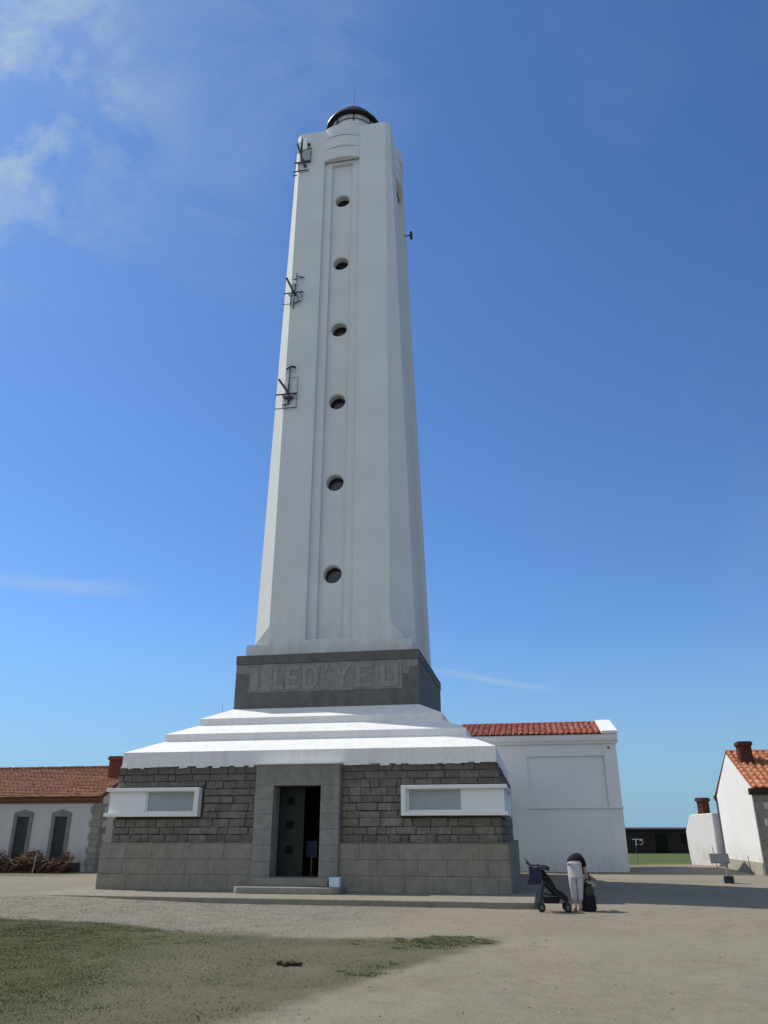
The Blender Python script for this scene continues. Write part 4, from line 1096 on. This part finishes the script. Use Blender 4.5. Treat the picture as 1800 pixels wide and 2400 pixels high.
for sg in (-1, 1):
    n = len(tj); tj += [((.095*sg, 0, .82), (.118, .122)), ((.085*sg, -.01, .52), (.088, .09)), ((.072*sg, .01, .22), (.066, .07))]; tb += [(2, n), (n, n+1), (n+1, n+2)]
skinned('trousers', tj, tb, M['trouser'], PE, 0, 2)
bj = [((.0, .03, 1.09), (.205, .165)), ((.02, .14, 1.20), (.19, .15)), ((.06, .30, 1.29), (.19, .15)), ((.12, .45, 1.25), (.17, .13)), ((.14, .52, 1.14), (.09, .08)),
      ((.27, .44, 1.19), .082), ((.31, .43, 1.02), .068), ((-.06, .46, 1.13), .08), ((-.04, .50, .98), .066)]
skinned('top', bj, [(0, 1), (1, 2), (2, 3), (3, 4), (3, 5), (5, 6), (3, 7), (7, 8)], M['blacktop'], PE, 2, 2)
hj = [((.18, .66, 1.06), (.095, .10)), ((.22, .74, .98), (.10, .10)), ((.28, .66, .90), (.07, .05)), ((.38, .50, .86), (.05, .03)), ((.43, .42, .72), (.03, .02))]
skinned('hair', hj, [(0, 1), (1, 2), (2, 3), (3, 4)], M['hair'], PE, 0, 2)
for sg in (-1, 1):
    mb = MB(); mb.box(.068*sg-.045+.0, .068*sg+.045, -.075, .20, .0, .016); mb.box(.068*sg-.05, .068*sg+.05, .06, .085, .016, .065)
    mb.build('sandal', M['quoin'], PE, bevel=.008)

# ================================================================== SKY, SUN, CAMERA
wd = bpy.data.worlds.new('World'); SC.world = wd; wd.use_nodes = True
nt = wd.node_tree; N_, L_ = nt.nodes, nt.links
bg = N_['Background']
sky = N_.new('ShaderNodeTexSky'); sky.sky_type = 'NISHITA'; sky.sun_disc = False
sky.sun_elevation = SUN_EL; sky.sun_rotation = R(-60)
sky.altitude = 0; sky.air_density = 1.0; sky.dust_density = .35; sky.ozone_density = 1.6
tc = N_.new('ShaderNodeTexCoord')
def wmath(op, a, b=0.0, clamp=False):
    n = N_.new('ShaderNodeMath'); n.operation = op; n.use_clamp = clamp
    for s, v in zip(n.inputs, (a, b)):
        if isinstance(v, (int, float)): s.default_value = v
        else: L_.new(v, s)
    return n.outputs[0]
def wdot(v):
    n = N_.new('ShaderNodeVectorMath'); n.operation = 'DOT_PRODUCT'; L_.new(tc.outputs['Generated'], n.inputs[0]); n.inputs[1].default_value = Vector(v).normalized(); return n.outputs['Value']
def wramp(f, stops):
    r = N_.new('ShaderNodeValToRGB'); e = r.color_ramp.elements
    while len(e) < len(stops): e.new(.5)
    for el, (p, c) in zip(e, stops): el.position = p; el.color = (c, c, c, 1)
    L_.new(f, r.inputs['Fac']); return r.outputs['Color']
def wnoise(scale, st, rot=(0, 0, 0), detail=8, rough=.6, dist=.3):
    mp = N_.new('ShaderNodeMapping'); mp.inputs['Scale'].default_value = st; mp.inputs['Rotation'].default_value = rot; L_.new(tc.outputs['Generated'], mp.inputs['Vector'])
    n = N_.new('ShaderNodeTexNoise'); n.inputs['Scale'].default_value = scale; n.inputs['Detail'].default_value = detail; n.inputs['Roughness'].default_value = rough; n.inputs['Distortion'].default_value = dist
    L_.new(mp.outputs[0], n.inputs['Vector']); return n.outputs['Fac']
# thin cloud bank high on the left and faint wisps elsewhere
bank = wmath('MULTIPLY', wramp(wdot((-.60, .69, .93)), [(.962, 0), (.98, .3), (.997, 1)]), wramp(wnoise(9.5, (1, 1.3, 1.2), (.3, .2, .5), 10, .60, .35), [(.43, 0), (.66, 1)]))
veil = wmath('MULTIPLY', wramp(wdot((-.27, .70, .95)), [(.955, 0), (.995, 1)]), wramp(wnoise(3.6, (1, 1, 1.6), (.1, .4, .2), 9, .62, .6), [(.40, 0), (.78, .40)]))
haze = wmath('MULTIPLY', wramp(wdot((.60, .85, .62)), [(.86, 0), (.99, 1)]), wramp(wnoise(3.2, (2.2, 2.2, .8), (.5, .1, 0), 8, .6, .4), [(.50, 0), (.85, .10)]))
def wisp(d1, d2, width, amp, seed):
    d1, d2 = Vector(d1).normalized(), Vector(d2).normalized(); n = d1.cross(d2).normalized(); mid = (d1+d2).normalized()
    c = mid.dot(d1)
    off = wmath('MULTIPLY', wmath('SUBTRACT', wnoise(7, (1, 1, 1), (seed, 0, 0), 5, .6, 0), .5), width*1.6)
    ac = wramp(wmath('DIVIDE', wmath('ABSOLUTE', wmath('ADD', wdot(n), off)), width), [(0, 1), (1, 0)])
    al = wramp(wdot(mid), [(c-(1-c)*.25, 0), (1-(1-c)*.15, 1)])
    return wmath('MULTIPLY', wmath('MULTIPLY', ac, al), amp)
w1 = wisp((-.53, .96, .31), (-.33, .985, .30), .012, .34, 1.0)
w2 = wisp((.08, 1.005, .195), (.20, 1.01, .176), .006, .36, 2.0)
cl = wmath('ADD', wmath('ADD', bank, wmath('ADD', w1, w2)), wmath('ADD', veil, haze), True)
tint = N_.new('ShaderNodeMix'); tint.data_type = 'RGBA'; tint.blend_type = 'MULTIPLY'; tint.inputs['Factor'].default_value = 1
L_.new(sky.outputs[0], tint.inputs['A']); tint.inputs['B'].default_value = (.74, 1.09, 1.54, 1)
sx = N_.new('ShaderNodeSeparateXYZ'); L_.new(tc.outputs['Generated'], sx.inputs[0])
hz = N_.new('ShaderNodeMix'); hz.data_type = 'RGBA'; L_.new(wramp(sx.outputs['Z'], [(0, .95), (.07, .60), (.24, 0)]), hz.inputs['Factor'])
L_.new(tint.outputs['Result'], hz.inputs['A']); hz.inputs['B'].default_value = (2.75, 4.95, 6.8, 1)
mx = N_.new('ShaderNodeMix'); mx.data_type = 'RGBA'; L_.new(wmath('MULTIPLY', cl, .92), mx.inputs['Factor']); L_.new(hz.outputs['Result'], mx.inputs['A']); mx.inputs['B'].default_value = (5.4, 6.6, 7.4, 1)
# bright patch added to the unseen sky behind the viewer, fills shaded walls
rear_fill = wmath('MULTIPLY', wramp(wdot((-.62, -.78, .25)), [(.12, 0), (.60, 1)]), wramp(wnoise(2.2, (1, 1, 1.8), (.2, .1, .3), 8, .6, .3), [(.25, .55), (.62, 1)]))
rear_fill = wmath('MULTIPLY', rear_fill, wramp(sx.outputs['Z'], [(.0, .7), (.12, 1)]))
mr = N_.new('ShaderNodeMix'); mr.data_type = 'RGBA'; L_.new(rear_fill, mr.inputs['Factor']); L_.new(mx.outputs['Result'], mr.inputs['A']); mr.inputs['B'].default_value = (6.9, 7.8, 8.8, 1)
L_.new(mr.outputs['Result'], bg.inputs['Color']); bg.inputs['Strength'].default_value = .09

sd = bpy.data.lights.new('sun', 'SUN'); sd.energy = 4.3; sd.angle = R(.53); sd.color = (1.0, .955, .88)
so_ = bpy.data.objects.new('sun', sd); COL.objects.link(so_)
to_sun = Vector((-math.cos(SUN_AZ)*math.cos(SUN_EL), math.sin(SUN_AZ)*math.cos(SUN_EL), math.sin(SUN_EL)))
so_.rotation_euler = to_sun.to_track_quat('Z', 'Y').to_euler(); so_.location = (-30, 20, 60)

cd = bpy.data.cameras.new('camera'); cam = bpy.data.objects.new('camera', cd); COL.objects.link(cam); SC.camera = cam
cam.location = (0, 0, H_CAM); cam.rotation_euler = (R(90)+TH, 0, 0)
cd.sensor_fit = 'VERTICAL'; cd.sensor_height = 24; cd.sensor_width = 18; cd.lens = 24*1803/2400; cd.clip_start = .1; cd.clip_end = 9000
SC.view_settings.view_transform = 'Standard'; SC.view_settings.look = 'None'; SC.view_settings.exposure = 0; SC.view_settings.gamma = 1
